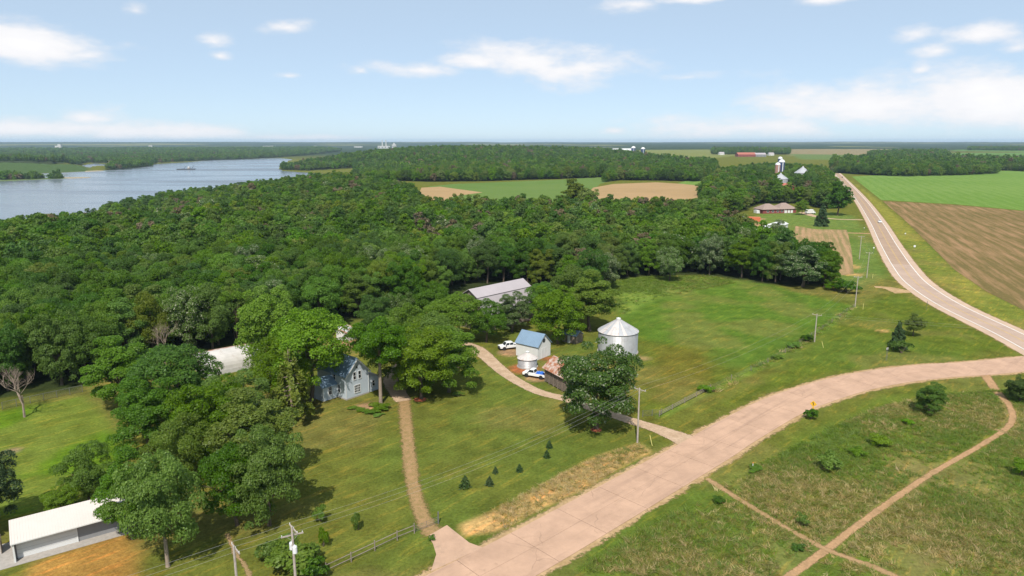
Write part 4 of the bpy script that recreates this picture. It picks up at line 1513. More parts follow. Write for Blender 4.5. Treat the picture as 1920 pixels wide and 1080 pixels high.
nf = near[in_frame(near)]
rest = near[~in_frame(near)]
order = np.argsort(np.hypot(nf[:, 0], nf[:, 1]))
nf = nf[order]
single, rest2 = nf[:292], nf[292:]
KIND_W = ['mid'] * 11 + ['dark'] * 10 + ['bright'] * 2 + ['olive'] * 2 + ['bloom'] * 1
LBL = {'mid': 'green broadleaf tree in the dense wood behind the farm', 'dark': 'dark green broadleaf tree in the dense wood behind the farm', 'bright': 'light green broadleaf tree in the dense wood behind the farm',
       'olive': 'olive green broadleaf tree in the dense wood behind the farm', 'bloom': 'white flowering tree in the dense wood behind the farm'}
for (x, y) in single:
    kd = random.choice(KIND_W)
    b = vnoise(np.array([x]), np.array([y]), 60, 5)[0]
    T_('forest_tree', x, y, random.uniform(12.5, 16.5), random.uniform(4.6, 6.6), kd, LBL[kd], group='trees of the wood behind the farm')


def instancer(name, P, Z, scl, rot, kidx, protos, label, cat):
    """one object that sets many alike plants on its points"""
    coll = bpy.data.collections.new(name + '_kinds')
    for i, (me, m) in enumerate(protos):
        o = bpy.data.objects.new('%s_kind_%02d' % (name, i), me)
        coll.objects.link(o)
        obj_mat(o, m)
    me = bpy.data.meshes.new(name)
    n = len(P)
    me.vertices.add(n)
    me.vertices.foreach_set('co', np.concatenate([P, Z[:, None]], 1).astype(np.float32).ravel())
    a = me.attributes.new('scl', 'FLOAT_VECTOR', 'POINT')
    a.data.foreach_set('vector', scl.astype(np.float32).ravel())
    a = me.attributes.new('rot', 'FLOAT_VECTOR', 'POINT')
    a.data.foreach_set('vector', rot.astype(np.float32).ravel())
    a = me.attributes.new('kidx', 'INT', 'POINT')
    a.data.foreach_set('value', kidx.astype(np.int32))
    ng = bpy.data.node_groups.new(name + '_scatter', 'GeometryNodeTree')
    ng.interface.new_socket('Geometry', in_out='INPUT', socket_type='NodeSocketGeometry')
    ng.interface.new_socket('Geometry', in_out='OUTPUT', socket_type='NodeSocketGeometry')
    gi = ng.nodes.new('NodeGroupInput')
    go = ng.nodes.new('NodeGroupOutput')
    ci = ng.nodes.new('GeometryNodeCollectionInfo')
    ci.inputs['Collection'].default_value = coll
    ci.inputs['Separate Children'].default_value = True
    ci.inputs['Reset Children'].default_value = True
    ip = ng.nodes.new('GeometryNodeInstanceOnPoints')
    ip.inputs['Pick Instance'].default_value = True

    def attr(nm, ty):
        n_ = ng.nodes.new('GeometryNodeInputNamedAttribute')
        n_.data_type = ty
        n_.inputs['Name'].default_value = nm
        return n_.outputs['Attribute']
    L = ng.links.new
    L(gi.outputs[0], ip.inputs['Points'])
    L(ci.outputs[0], ip.inputs['Instance'])
    L(attr('kidx', 'INT'), ip.inputs['Instance Index'])
    L(attr('scl', 'FLOAT_VECTOR'), ip.inputs['Scale'])
    L(attr('rot', 'FLOAT_VECTOR'), ip.inputs['Rotation'])
    L(ip.outputs[0], go.inputs[0])
    o = link(bpy.data.objects.new(name, me))
    md = o.modifiers.new('scatter', 'NODES')
    md.node_group = ng
    return tag(o, label, cat, kind='stuff')


def forest(name, P, lod, smin, smax, label, kinds, seed, zup=1.0):
    g = np.random.default_rng(seed)
    n = len(P)
    Z = hgt(P[:, 0], P[:, 1]) - 0.4
    s = g.uniform(smin, smax, n)
    scl = np.stack([s * g.uniform(.9, 1.15, n), s * g.uniform(.9, 1.15, n), s * g.uniform(.85, 1.2, n) * zup], -1)
    rot = np.stack([np.zeros(n), np.zeros(n), g.uniform(0, 6.28, n)], -1)
    protos = [(VAR[v][lod], LEAF[k]) for k in kinds for v in range(5)]
    # stands of like trees
    st = fbm(P[:, 0], P[:, 1], 70, 55, 3) + g.normal(size=n) * 0.13
    rank = np.argsort(np.argsort(st)) / max(1, n)
    order_ = [kinds.index(q) for q in (['dark', 'dark', 'mid', 'mid', 'mid', 'dark', 'olive', 'mid', 'dark', 'bright'] if 'bright' in kinds else ['dark', 'mid', 'dark', 'mid'])]
    ki = np.array(order_)[np.minimum((rank * len(order_)).astype(int), len(order_) - 1)]
    rare = g.random(n)
    if 'bloom' in kinds:
        ki = np.where(ki == kinds.index('bloom'), kinds.index('mid'), ki)
        ki = np.where(rare < 0.02, kinds.index('bloom'), ki)
    if 'brown' in kinds:
        ki = np.where(ki == kinds.index('brown'), kinds.index('dark'), ki)
        ki = np.where((rare > 0.965), kinds.index('brown'), ki)
    return instancer(name, P, Z, scl, rot, ki * 5 + g.integers(0, 5, n), protos, label, 'forest')


KW = ['dark', 'mid', 'olive', 'mid', 'dark', 'bright', 'mid', 'bloom', 'brown']
KW = ['dark', 'mid', 'olive', 'bright', 'bloom', 'brown']
forest('forest', np.concatenate([rest, rest2, mid_]), 2, 0.78, 1.12, 'dense green broadleaf wood reaching down to the river', KW, 71)
forest('far_forest', np.concatenate([far_, isl]), 3, 0.85, 1.35, 'distant woods on the bluff, the far fields and the river bank', ['dark', 'mid', 'olive', 'brown'], 72)
forest('far_bank_forest', bank2, 3, 1.5, 2.3, 'hazy woods on the far side of the river', ['dark', 'mid'], 73, 0.7)
print('trees', len(single), len(rest) + len(rest2) + len(mid_), len(far_), len(bank2))

# ---- coarse grass and weeds
TUFT = []
for i in range(3):
    g = np.random.default_rng(500 + i)
    n = 16
    base = g.normal(size=(n, 3)) * np.array([.16, .16, 0])
    tip = base + np.stack([g.normal(size=n) * .28, g.normal(size=n) * .28, g.uniform(.10, .30, n)], -1)
    w = g.normal(size=(n, 3)) * np.array([1, 1, 0])
    w = unit(w) * 0.035
    V = np.stack([base - w, base + w, tip], 1).reshape(-1, 3)
    T = np.arange(n * 3).reshape(-1, 3)
    TUFT.append(tri_mesh('grass_tuft', V, T, LEAF['mid']))
grass_m = [leaf_mat('blade_green', (0.13, 0.21, 0.035), (0.20, 0.27, 0.055), transl=0.5), leaf_mat('blade_olive', (0.22, 0.22, 0.06), (0.31, 0.28, 0.09), transl=0.5), leaf_mat('blade_straw', (0.45, 0.35, 0.17), (0.6, 0.47, 0.25), transl=0.5)]


def tufts(name, poly, n, label, wts, smin, smax, seed, avoid=()):
    g = np.random.default_rng(seed)
    Pp = np.array(poly)
    lo, hi = Pp.min(0), Pp.max(0)
    P = g.uniform(lo, hi, (n * 4, 2))
    P = P[inside(poly, P[:, 0], P[:, 1])][:n]
    for (pts, r) in avoid:
        P = P[dist_line(pts, P[:, 0], P[:, 1]) > r]
    m = fbm(P[:, 0], P[:, 1], 14, seed + 9, 3)
    P = P[m + g.normal(size=len(P)) * .1 > 0.42]
    n = len(P)
    mm = np.clip(fbm(P[:, 0], P[:, 1], 22, seed + 3, 3) + g.normal(size=n) * 0.15, 0, .999)
    cw = np.cumsum(wts) / sum(wts)
    rk = np.argsort(np.argsort(mm)) / n
    kd = np.searchsorted(cw, rk).clip(0, 2)
    s = g.uniform(smin, smax, n)
    scl = np.stack([s, s, s * g.uniform(.7, 1.2, n)], -1)
    rot = np.stack([np.zeros(n), np.zeros(n), g.uniform(0, 6.28, n)], -1)
    protos = [(TUFT[v], m_) for m_ in grass_m for v in range(3)]
    return instancer(name, P, np.zeros(n), scl, rot, kd * 3 + g.integers(0, 3, n), protos, label, 'grass')


ROADAV = [([tuple(p) for p in PR[::8]], 5.2)]
TR1 = gps([(1440, 1110), (1550, 1030), (1640, 962), (1740, 892), (1830, 840), (1885, 805), (1899, 782), (1890, 757), (1872, 738)])
TR2 = gps([(1325, 897), (1400, 945), (1480, 993), (1550, 1030), (1640, 1064), (1700, 1090)])
P_MTUFT = gps([(1080, 1070), (1330, 925), (1440, 865), (1550, 805), (1660, 760), (1760, 740), (1960, 725), (2010, 1085), (1600, 1100)])
tufts('meadow_grass', P_MTUFT, 24000, 'rough uncut meadow grass with straw coloured tufts', (5, 3.5, 1.6), 0.8, 1.9, 81, ROADAV + [(TR1, 1.1), (TR2, .7)])
tufts('straw_grass', P_STRAW, 1700, 'strip of dry standing grass along the concrete road', (0.3, 2, 6), 0.8, 1.5, 82, [])
tufts('weed_grass', P_WEEDS, 5000, 'tall pale weeds at the top edge of the pasture', (8, 1, 0), 1.0, 2.2, 83)
FL = gps([(1330, 735), (1440, 680), (1500, 645), (1560, 605), (1600, 575)])
fl_poly = [(p[0] - 1.0, p[1] + .6) for p in FL] + [(p[0] + 1.0, p[1] - .6) for p in FL][::-1]
tufts('fence_weeds', fl_poly, 1500, 'weeds grown up along the old wire fence', (4, 3, 2), 1.4, 2.8, 84)
HAZE = 4.6e-5
# ------------------------------------------------------------------ buildings
white_w = mat('white_siding', (0.60, 0.59, 0.57), 0.7, 0.06, 0.8, col2=(0.60, 0.58, 0.55), thr=(0.55, 0.8))
pale_blue_w = mat('pale_blue_siding', (0.44, 0.49, 0.54), 0.7, 0.06, 0.8)
trim_m = mat('white_trim', (0.66, 0.66, 0.65), 0.6, 0.04, 2)
blue_roof = mat('blue_metal_roof', (0.17, 0.245, 0.33), 0.42, 0.08, 0.6, metal=0.0, spec=0.5)
grey_roof = mat('grey_roof', (0.37, 0.33, 0.34), 0.6, 0.06, 0.3)
rust_roof = mat('rusted_tin', (0.46, 0.36, 0.31), 0.7, 0.15, 1.2, col2=(0.30, 0.12, 0.06), thr=(0.42, 0.58))
tin_m = mat('weathered_tin', (0.55, 0.53, 0.52), 0.55, 0.10, 1.0, col2=(0.40, 0.27, 0.21), thr=(0.6, 0.75), metal=0.2)
galv_m = mat('galvanized_steel', (0.46, 0.46, 0.47), 0.48, 0.10, 0.6, metal=0.35, col2=(0.36, 0.34, 0.34), thr=(0.5, 0.72))
galv_rust = mat('galvanized_rusty', (0.58, 0.53, 0.50), 0.55, 0.12, 0.8, metal=0.25, col2=(0.36, 0.20, 0.13), thr=(0.5, 0.68))
glass_m = mat('window_glass', (0.02, 0.025, 0.03), 0.08, 0.1, 1, spec=0.8)
greywood = mat('weathered_boards', (0.21, 0.165, 0.13), 0.95, 0.3, 2.5, bump=0.4, bscale=15)
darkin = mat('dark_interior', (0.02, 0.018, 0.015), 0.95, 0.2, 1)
found_m = mat('foundation', (0.33, 0.30, 0.27), 0.9, 0.15, 2)
grey_wall = mat('grey_steel_siding', (0.22, 0.22, 0.225), 0.6, 0.05, 1)
cream_roof = mat('cream_steel_roof', (0.58, 0.52, 0.475), 0.5, 0.04, 0.5)
red_brick = mat('red_brick_wall', (0.22, 0.055, 0.05), 0.85, 0.15, 1.5)
brown_shingle = mat('brown_shingles', (0.27, 0.20, 0.17), 0.9, 0.12, 1.2)
orange_m = mat('orange_steel', (0.55, 0.15, 0.07), 0.6, 0.1, 0.5)
silo_brick = mat('silo_tile', (0.36, 0.20, 0.155), 0.85, 0.12, 0.5)
silo_blue = mat('blue_enamel', (0.025, 0.045, 0.12), 0.3, 0.08, 0.3, spec=0.6)
red_roof = mat('red_roof', (0.36, 0.12, 0.08), 0.8, 0.12, 0.5)
steel_w = mat('white_steel', (0.62, 0.62, 0.61), 0.5, 0.05, 0.3)


def ridge_frame(p, q):
    """centre, length and heading of the line between two survey points"""
    p, q = np.array(p), np.array(q)
    d = q - p
    return (p + q) / 2, float(np.hypot(*d)), math.atan2(d[1], d[0])


def window(parent, x, y, z, w, h, face, panes=(1, 2), trim=None, nm='window'):
    """a framed window on a wall; face is '-y' (front) or '+x' / '-x' (gable); x,y,z its lower middle"""
    f = MB()
    gl = MB()
    t_, dp = 0.10, 0.07

    def bx(mb, a0, a1, z0, z1, d0, d1):
        if face == '-y':
            mb.box(x + a0, x + a1, y - d1, y - d0, z + z0, z + z1)
        elif face == '+y':
            mb.box(x + a0, x + a1, y + d0, y + d1, z + z0, z + z1)
        elif face == '+x':
            mb.box(x + d0, x + d1, y + a0, y + a1, z + z0, z + z1)
        else:
            mb.box(x - d1, x - d0, y + a0, y + a1, z + z0, z + z1)
    bx(f, -w / 2 - t_, -w / 2, -t_, h + t_, 0, dp)
    bx(f, w / 2, w / 2 + t_, -t_, h + t_, 0, dp)
    bx(f, -w / 2, w / 2, h, h + t_, 0, dp)
    bx(f, -w / 2, w / 2, -t_, 0, 0, dp + .03)
    for i in range(1, panes[0]):
        bx(f, -w / 2 + w * i / panes[0] - .03, -w / 2 + w * i / panes[0] + .03, 0, h, 0.003, dp - .015)
    for i in range(1, panes[1]):
        bx(f, -w / 2, w / 2, h * i / panes[1] - .03, h * i / panes[1] + .03, 0.004, dp - .018)
    fo = f.build(nm, trim or trim_m, parent)
    for i in range(panes[0]):
        for j in range(panes[1]):
            gq = MB()
            bx(gq, -w / 2 + w * i / panes[0] + .002, -w / 2 + w * (i + 1) / panes[0] - .002, h * j / panes[1] + .002, h * (j + 1) / panes[1] - .002, 0.0, 0.02)
            gq.build('pane', glass_m, fo)
    return fo


def gable_shell(root, L, W, eave, ridge, wall_m, roof_m, over=0.3, th=0.12, seam=0.0, ridge_cap=True, y_ridge=0.0):
    """walls and two roof slopes; long axis x, gables at +-L/2"""
    mb = MB()
    mb.prism([(-W / 2, 0), (W / 2, 0), (W / 2, eave), (y_ridge, ridge), (-W / 2, eave)], 'x', -L / 2, L / 2)
    mb.build('wall', wall_m, root)
    sl = (ridge - eave) / (W / 2)
    out = []
    for s in (-1, 1):
        yr = y_ridge
        ye = s * (W / 2 + over)
        slope = (ridge - eave) / abs(s * W / 2 - yr)
        ze = eave - slope * over
        rb = MB()
        rb.quadslab((-L / 2 - over, yr, ridge + th + .01), (L / 2 + over, yr, ridge + th + .01), (L / 2 + over, ye, ze + th + .01), (-L / 2 - over, ye, ze + th + .01), th)
        ro = rb.build('roof', roof_m, root)
        if seam:
            sb = MB()
            k = -L / 2 - over + seam / 2
            while k < L / 2 + over:
                sb.quadslab((k - .03, yr, ridge + th + .05), (k + .03, yr, ridge + th + .05), (k + .03, ye, ze + th + .05), (k - .03, ye, ze + th + .05), .045)
                k += seam
            sb.build('seam', roof_m, ro)
        out.append(ro)
    if ridge_cap:
        rc = MB()
        rc.prism([(y_ridge - .18, ridge + th - .05), (y_ridge, ridge + th + .07), (y_ridge + .18, ridge + th - .05)], 'x', -L / 2 - over, L / 2 + over)
        rc.build('ridge_cap', roof_m, root)
    return out


def frame_of(corner_a, corner_b, depth):
    """root placed at the middle of a rectangle whose front wall runs a -> b (left to right as seen), depth behind it"""
    a, b = np.array(corner_a), np.array(corner_b)
    d = (b - a) / np.hypot(*(b - a))
    n = np.array([-d[1], d[0]])
    c = (a + b) / 2 + n * depth / 2
    return c, float(np.hypot(*(b - a))), math.atan2(d[1], d[0])


# --- farmhouse: gable towards the road side
A, B = gp(651.4, 750.2), gp(690.7, 737)
c, W, ang = frame_of(A, B, 0)
W = 5.6
hs = empty('farmhouse', (c[0], c[1], 0), ang - math.pi / 2)
tag(hs, 'pale blue two storey farmhouse with blue metal roof and white trimmed gable', 'house')
# local: gable faces -x ... the gable wall lies at x = 0 facing -x? heading turned so that local +y runs along the gable
LB = 9.5
mb = MB()
mb.prism([(-W / 2, 0), (W / 2, 0), (W / 2, 5.0), (0, 8.0), (-W / 2, 5.0)], 'x', -LB, 0)
mb.build('wall', pale_blue_w, hs)
for s in (-1, 1):
    rb = MB()
    ye = s * (W / 2 + .35)
    ze = 5.0 - 3.0 / (W / 2) * .35
    rb.quadslab((-LB - .3, 0, 8.16), (.4, 0, 8.16), (.4, ye, ze + .16), (-LB - .3, ye, ze + .16), .12)
    ro = rb.build('roof', blue_roof, hs)
    sb = MB()
    k = -LB
    while k < .4:
        sb.quadslab((k - .025, 0, 8.20), (k + .025, 0, 8.20), (k + .025, ye, ze + .20), (k - .025, ye, ze + .20), .045)
        k += .6
    sb.build('seam', blue_roof, ro)
    bb = MB()
    bb.quadslab((.404, 0, 8.06), (.45, 0, 8.06), (.45, ye, ze + .06), (.404, ye, ze + .06), .22)
    bb.build('barge_board', trim_m, hs)
    cb = MB()
    cb.box(.0, .05, s * W / 2 - .1 * (s > 0) - .0 * s, s * W / 2 + .1 * (s < 0), .25, 4.75)
    cb.build('corner_board', trim_m, hs)
MB().box(-LB - .02, .03, -W / 2 - .03, W / 2 + .03, -.1, .28).build('foundation', found_m, hs)
for wy in (-.62, .62):
    window(hs, 0, wy, 3.75, .62, 1.5, '+x', (1, 2))
window(hs, 0, -.1, 1.0, 1.35, 1.5, '+x', (4, 3))
window(hs, -2.2, -W / 2, 1.2, .7, 1.5, '-y', (1, 2))
window(hs, -5.4, -W / 2, 1.2, .7, 1.5, '-y', (1, 2))
window(hs, -3.6, -W / 2, 3.5, .7, 1.2, '-y', (1, 2))
vt = MB()
vt.prism([(-.22, 6.0), (.22, 6.0), (0, 6.55)], 'x', .004, .05)
vt.build('attic_vent', darkin, hs)
# lean-to on the right
lt = MB()
lt.prism([(W / 2 + .004, 0), (W / 2 + 2.9, 0), (W / 2 + 2.9, 2.75), (W / 2 + .004, 3.75)], 'x', -6.5, -.25)
lt.build('side_wing', pale_blue_w, hs)
rb = MB()
rb.quadslab((-6.7, W / 2 + .06, 3.92), (.0, W / 2 + .06, 3.92), (.0, W / 2 + 3.2, 2.84), (-6.7, W / 2 + 3.2, 2.84), .1)
rb.build('side_wing_roof', grey_roof, hs)
window(hs, -.25, W / 2 + 1.35, 1.15, .6, 1.1, '+x', (1, 2))
# left wing, lower and set back
lw = MB()
lw.prism([(-6.4, 0), (-2.9, 0), (-2.9, 2.9), (-4.65, 4.3), (-6.4, 2.9)], 'y', -W / 2 - 3.4, -W / 2 - .004)
lw.build('rear_wing', pale_blue_w, hs)
for s in (-1, 1):
    rb = MB()
    rb.quadslab((-4.65, -W / 2 - 3.7, 4.44), (-4.65, -W / 2, 4.44), (-4.65 + s * 2.05, -W / 2, 2.8), (-4.65 + s * 2.05, -W / 2 - 3.7, 2.8), .1)
    rb.build('rear_wing_roof', blue_roof, hs)
window(hs, -2.9, -W / 2 - 1.7, 1.0, .75, 1.6, '+x', (1, 2))
MB().box(-2.9, -2.84, -W / 2 - 3.4, -W / 2 - 3.25, .0, 2.85).build('corner_board', trim_m, hs)
ch = MB().box(-5.6, -5.0, -.35, .25, 7.3, 9.1)
ch.build('chimney', red_brick, hs)

# --- white barn with blue roof
A, B = gp(1009, 675), gp(1031, 666)
c, W, ang = frame_of(A, B, 0)
bw = empty('small_barn', (c[0], c[1], 0), ang - math.pi / 2)
tag(bw, 'small white barn with blue metal roof and round gable window', 'barn')
W, LB, ev, rg = 5.2, 6.4, 3.3, 5.7
mb = MB()
mb.prism([(-W / 2, 0), (W / 2, 0), (W / 2, ev), (0, rg), (-W / 2, ev)], 'x', -LB, 0)
mb.build('wall', white_w, bw)
for s in (-1, 1):
    rb = MB()
    ye = s * (W / 2 + .3)
    ze = ev - (rg - ev) / (W / 2) * .3
    rb.quadslab((-LB - .25, 0, rg + .13), (.3, 0, rg + .13), (.3, ye, ze + .13), (-LB - .25, ye, ze + .13), .1)
    ro = rb.build('roof', blue_roof, bw)
    sb = MB()
    k = -LB
    while k < .3:
        sb.quadslab((k - .02, 0, rg + .17), (k + .02, 0, rg + .17), (k + .02, ye, ze + .17), (k - .02, ye, ze + .17), .045)
        k += .5
    sb.build('seam', blue_roof, ro)
rw = MB()
rw.tube((0.004, -.1, 4.25), (.06, -.1, 4.25), .42, n=20)
rwo = rw.build('round_window', glass_m, bw)
MB().tube((0.002, -.1, 4.25), (.045, -.1, 4.25), .52, n=20).build('frame', darkin, rwo)
dr_ = MB().box(0, .05, -1.2, 1.2, 0.02, 2.5)
dro = dr_.build('door', white_w, bw)
for k in (-1.2, 0, 1.12):
    MB().box(.052, .075, k, k + .08, .05, 2.45).build('batten', trim_m, dro)

# --- small grain bin, large grain bin


def grain_bin(name, x, y, r, hw, hr, label, wall_m, roof_m, rings, ladder=False, rust_base=False):
    o = empty(name, (x, y, 0), R(-60))
    tag(o, label, 'grain bin')
    prof = [(r + .12, -.05), (r + .12, .12), (r, .121)]
    MB().lathe([(r + .25, -.05), (r + .25, .14), (0, .141)], 40).build('base_ring', found_m, o)
    n = 26 if rings > 6 else 18
    for k in range(rings):
        z0, z1 = .14 + (hw - .14) * k / rings, .14 + (hw - .14) * (k + 1) / rings
        pr = []
        m_ = 6
        for i in range(m_ * 2 + 1):
            pr.append((r + (.035 if i % 2 else 0) + .012 * (k % 2), z0 + (z1 - z0) * i / (m_ * 2)))
        b = MB()
        nn = 48
        vs = [(rr * math.cos(2 * math.pi * i / nn), rr * math.sin(2 * math.pi * i / nn), zz) for rr, zz in pr for i in range(nn)]
        fs = [(j * nn + i, j * nn + (i + 1) % nn, (j + 1) * nn + (i + 1) % nn, (j + 1) * nn + i) for j in range(len(pr) - 1) for i in range(nn)]
        b.add(vs, fs)
        b.build('wall_ring', wall_m, o)
    # roof panels, each a wedge with a raised rib
    npan = 30 if r > 3 else 18
    ro = r + .22
    top = .42 if r > 3 else .28
    for k in range(npan):
        a0, a1 = 2 * math.pi * k / npan, 2 * math.pi * (k + 1) / npan
        b = MB()
        e = .0
        P4 = [(ro * math.cos(a0), ro * math.sin(a0), hw - .05), (ro * math.cos(a1), ro * math.sin(a1), hw - .05), (top * math.cos(a1), top * math.sin(a1), hw + hr), (top * math.cos(a0), top * math.sin(a0), hw + hr)]
        b.quadslab(*P4, .03)
        pn = b.build('roof_panel', roof_m if random.random() < .72 else MATS['galvanized_rusty'], o)
        rb = MB()
        rb.tube((ro * math.cos(a0), ro * math.sin(a0), hw - .02), (top * math.cos(a0), top * math.sin(a0), hw + hr + .03), .045, .03, 5)
        rb.build('rib', roof_m, pn)
    MB().lathe([(r + .16, hw - .16), (r + .19, hw - .12), (r + .16, hw - .085), (r + .05, hw - .085)], 40).build('eave_shade_ring', MATS['dark_steel'], o)  # dark band painted in for the shadow line below the roof edge
    MB().lathe([(top + .08, hw + hr - .05), (top + .08, hw + hr + .28), (top + .16, hw + hr + .29), (0, hw + hr + .5)], 20).build('cap', steel_w, o)
    if ladder:
        lb = MB()
        for s in (-.25, .25):
            lb.tube((-(r + .22), s, .3), (-(r + .22), s, hw + .1), .03, n=5)
        z = .5
        while z < hw:
            lb.tube((-(r + .22), -.25, z), (-(r + .22), .25, z), .02, n=5)
            z += .33
        for z in (.6, hw * .5, hw - .3):
            for s in (-.25, .25):
                lb.tube((-(r + .22), s, z), (-(r - .02), s, z), .02, n=5)
        lb.build('ladder', MATS['dark_steel'], o)
        MB().box(-(r + .1), -(r - .05), 1.0, 1.9, .3, 1.9).build('door', galv_m, o)
        hb = MB()
        aa = R(200)
        hb.box(-.35, .35, -.35, .35, 0, .12)
        ho = hb.build('roof_hatch', MATS['rusted_tin'], o)
        ho.location = (-2.6, -1.1, hw + hr * .42)
        ho.rotation_euler = (0, -math.atan2(hr, r), R(22))
    return o


mat('dark_steel', (0.07, 0.065, 0.06), 0.6, 0.15, 2)
p = gp(1154, 660)
grain_bin('grain_bin', p[0] + .6, p[1] + .6, 4.75, 5.3, 2.75, 'large galvanized grain bin with conical roof beside the pasture', galv_m, galv_m, 7, True)
p = gp(989, 688)
grain_bin('grain_bin', p[0], p[1] + .5, 2.15, 2.1, 1.1, 'small low grain bin with rusty conical roof in front of the white barn', galv_m, MATS['galvanized_rusty'], 4)

# --- corn crib with rusted roof
A, B = np.array(gp(1021, 716)), np.array(gp(1057, 736))
d = (B - A) / np.hypot(*(B - A))
cr = empty('corn_crib', (A[0], A[1], 0), math.atan2(d[1], d[0]))
tag(cr, 'old slatted wooden corn crib with rusted tin roof behind the round tree', 'shed')
LB, W, ev, rg = 8.4, 5.0, 3.4, 5.3
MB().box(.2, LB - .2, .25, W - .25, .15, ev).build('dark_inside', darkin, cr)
MB().prism([(.25, ev + .004), (W / 2, rg - .25), (W - .25, ev + .004)], 'x', .2, LB - .2).build('gable_boards', greywood, cr)
for yy_ in (0.0, W - .12):
    for k in range(6):
        x = k * (LB - .14) / 5
        MB().box(x, x + .14, yy_ - .02, yy_ + .14, 0, ev).build('post', greywood, cr)
    for k in range(11):
        z = .3 + k * .28
        MB().box(-.02, LB + .02, yy_ + .03, yy_ + .075, z, z + .17).build('slat', greywood, cr)
for xx_ in (0.0, LB - .14):
    for k in range(11):
        z = .3 + k * .28
        MB().box(xx_ + .04, xx_ + .085, .15, W - .15, z + .01, z + .18).build('slat', greywood, cr)
for s in (0, 1):
    n = 9
    for k in range(n):
        x0, x1 = -.4 + (LB + .8) * k / n, -.4 + (LB + .8) * (k + 1) / n - .015
        ye = -.5 if s == 0 else W + .5
        ze = ev - (rg - ev) / (W / 2) * .5
        b = MB().quadslab((x0, W / 2, rg + .12 + random.uniform(0, .015)), (x1, W / 2, rg + .12), (x1, ye, ze + .12), (x0, ye, ze + .12 + random.uniform(0, .015)), .03)
        b.build('roof_sheet', rust_roof, cr)

# --- small blue roofed shed beyond the trees
p = gp(1073, 640)
sh = empty('blue_shed', (p[0], p[1], 0), R(52 - 90))
tag(sh, 'little shed with blue roof half hidden by trees near the large bin', 'shed')
gable_shell(sh, 4.2, 3.2, 2.1, 3.0, greywood, blue_roof, .25, .08, .5)
MB().box(-.4, .4, -1.65, -1.60, 0, 1.9).build('door', white_w, sh)

# --- white arched shed with rusty crown
z5 = 4.6
c, Lr, ang = ridge_frame(gp(383, 660, z5), gp(466, 645, z5))
qs = empty('arched_shed', (c[0], c[1], 0), ang)
tag(qs, 'long white arched roof shed with a rusty ridge beside the grove', 'shed')
LB = Lr + 3.0
W = 8.0
n = 18
prof = []
for i in range(n + 1):
    a = math.pi * i / n
    prof.append((-W / 2 * math.cos(a), 0.9 + (z5 - .9) * math.sin(a) ** .82))
# arch sheets: white flanks, rusty crown
for i in range(n):
    (y0, z0), (y1, z1) = prof[i], prof[i + 1]
    b = MB()
    b.quadslab((-LB / 2 - .2, y0, z0), (LB / 2 + .2, y0, z0), (LB / 2 + .2, y1, z1), (-LB / 2 - .2, y1, z1), .06)
    b.build('roof_sheet', MATS['rusted_tin'] if 9 <= i <= 11 else mat('old_white_tin', (0.50, 0.475, 0.45), 0.6, 0.12, 0.6, col2=(0.36, 0.27, 0.21), thr=(0.55, 0.75)), qs)
MB().prism([(p_[0] * .985, p_[1] - .07) for p_ in prof] + [(W / 2 * .985, 0), (-W / 2 * .985, 0)], 'x', -LB / 2, LB / 2).build('wall', MATS['weathered_tin'], qs)
for s in (-1, 1):
    MB().box(-LB / 2, LB / 2, s * W / 2 - .04 + .05 * s, s * W / 2 + .04 + .05 * s, 0, .95).build('side_wall', MATS['weathered_tin'], qs)
MB().box(-LB / 2 - .08, -LB / 2 - .003, -1.5, 1.5, 0, 3.0).build('door', MATS['weathered_boards'], qs)

# --- small white shed with tin roof, and white trailer behind
A, B = gp(651, 641), gp(673, 634)
c, W, ang = frame_of(A, B, 4.0)
ws = empty('tin_roof_shed', (c[0], c[1], 0), ang)
tag(ws, 'small white shed with streaky rusty tin roof behind the house', 'shed')
MB().prism([(-1.9, 0), (1.9, 0), (1.9, 2.9), (-1.9, 2.3)], 'x', -2.0, 2.0).build('wall', white_w, ws)
for k in range(7):
    x0 = -2.3 + 4.6 * k / 7
    MB().quadslab((x0, 2.25, 3.05), (x0 + .645, 2.25, 3.05), (x0 + .645, -2.3, 2.32), (x0, -2.3, 2.32), .03).build('roof_sheet', tin_m if k % 3 else rust_roof, ws)
MB().box(-.5, .5, -1.95, -1.905, 0, 1.95).build('door', trim_m, ws)
c, Lr, ang = ridge_frame(gp(682, 612, 2.6), gp(724, 604, 2.6))
tr = empty('white_trailer', (c[0], c[1], 0), ang)
tag(tr, 'long white flat roofed trailer behind the tree beside the tin roofed shed', 'trailer')
MB().box(-3.6, 3.6, -1.2, 1.2, .55, 2.6).build('body', steel_w, tr, bevel=.08)
MB().box(-3.65, 3.65, -1.25, 1.25, 2.61, 2.68).build('roof', steel_w, tr)
for wx in (-.6, .5):
    for s in (-1, 1):
        MB().tube((wx, s * .95, .38), (wx, s * 1.18, .38), .38, n=16).build('wheel', MATS['dark_steel'], tr)
window(tr, 1.8, -1.2, 1.3, 1.0, .6, '-y', (2, 1))

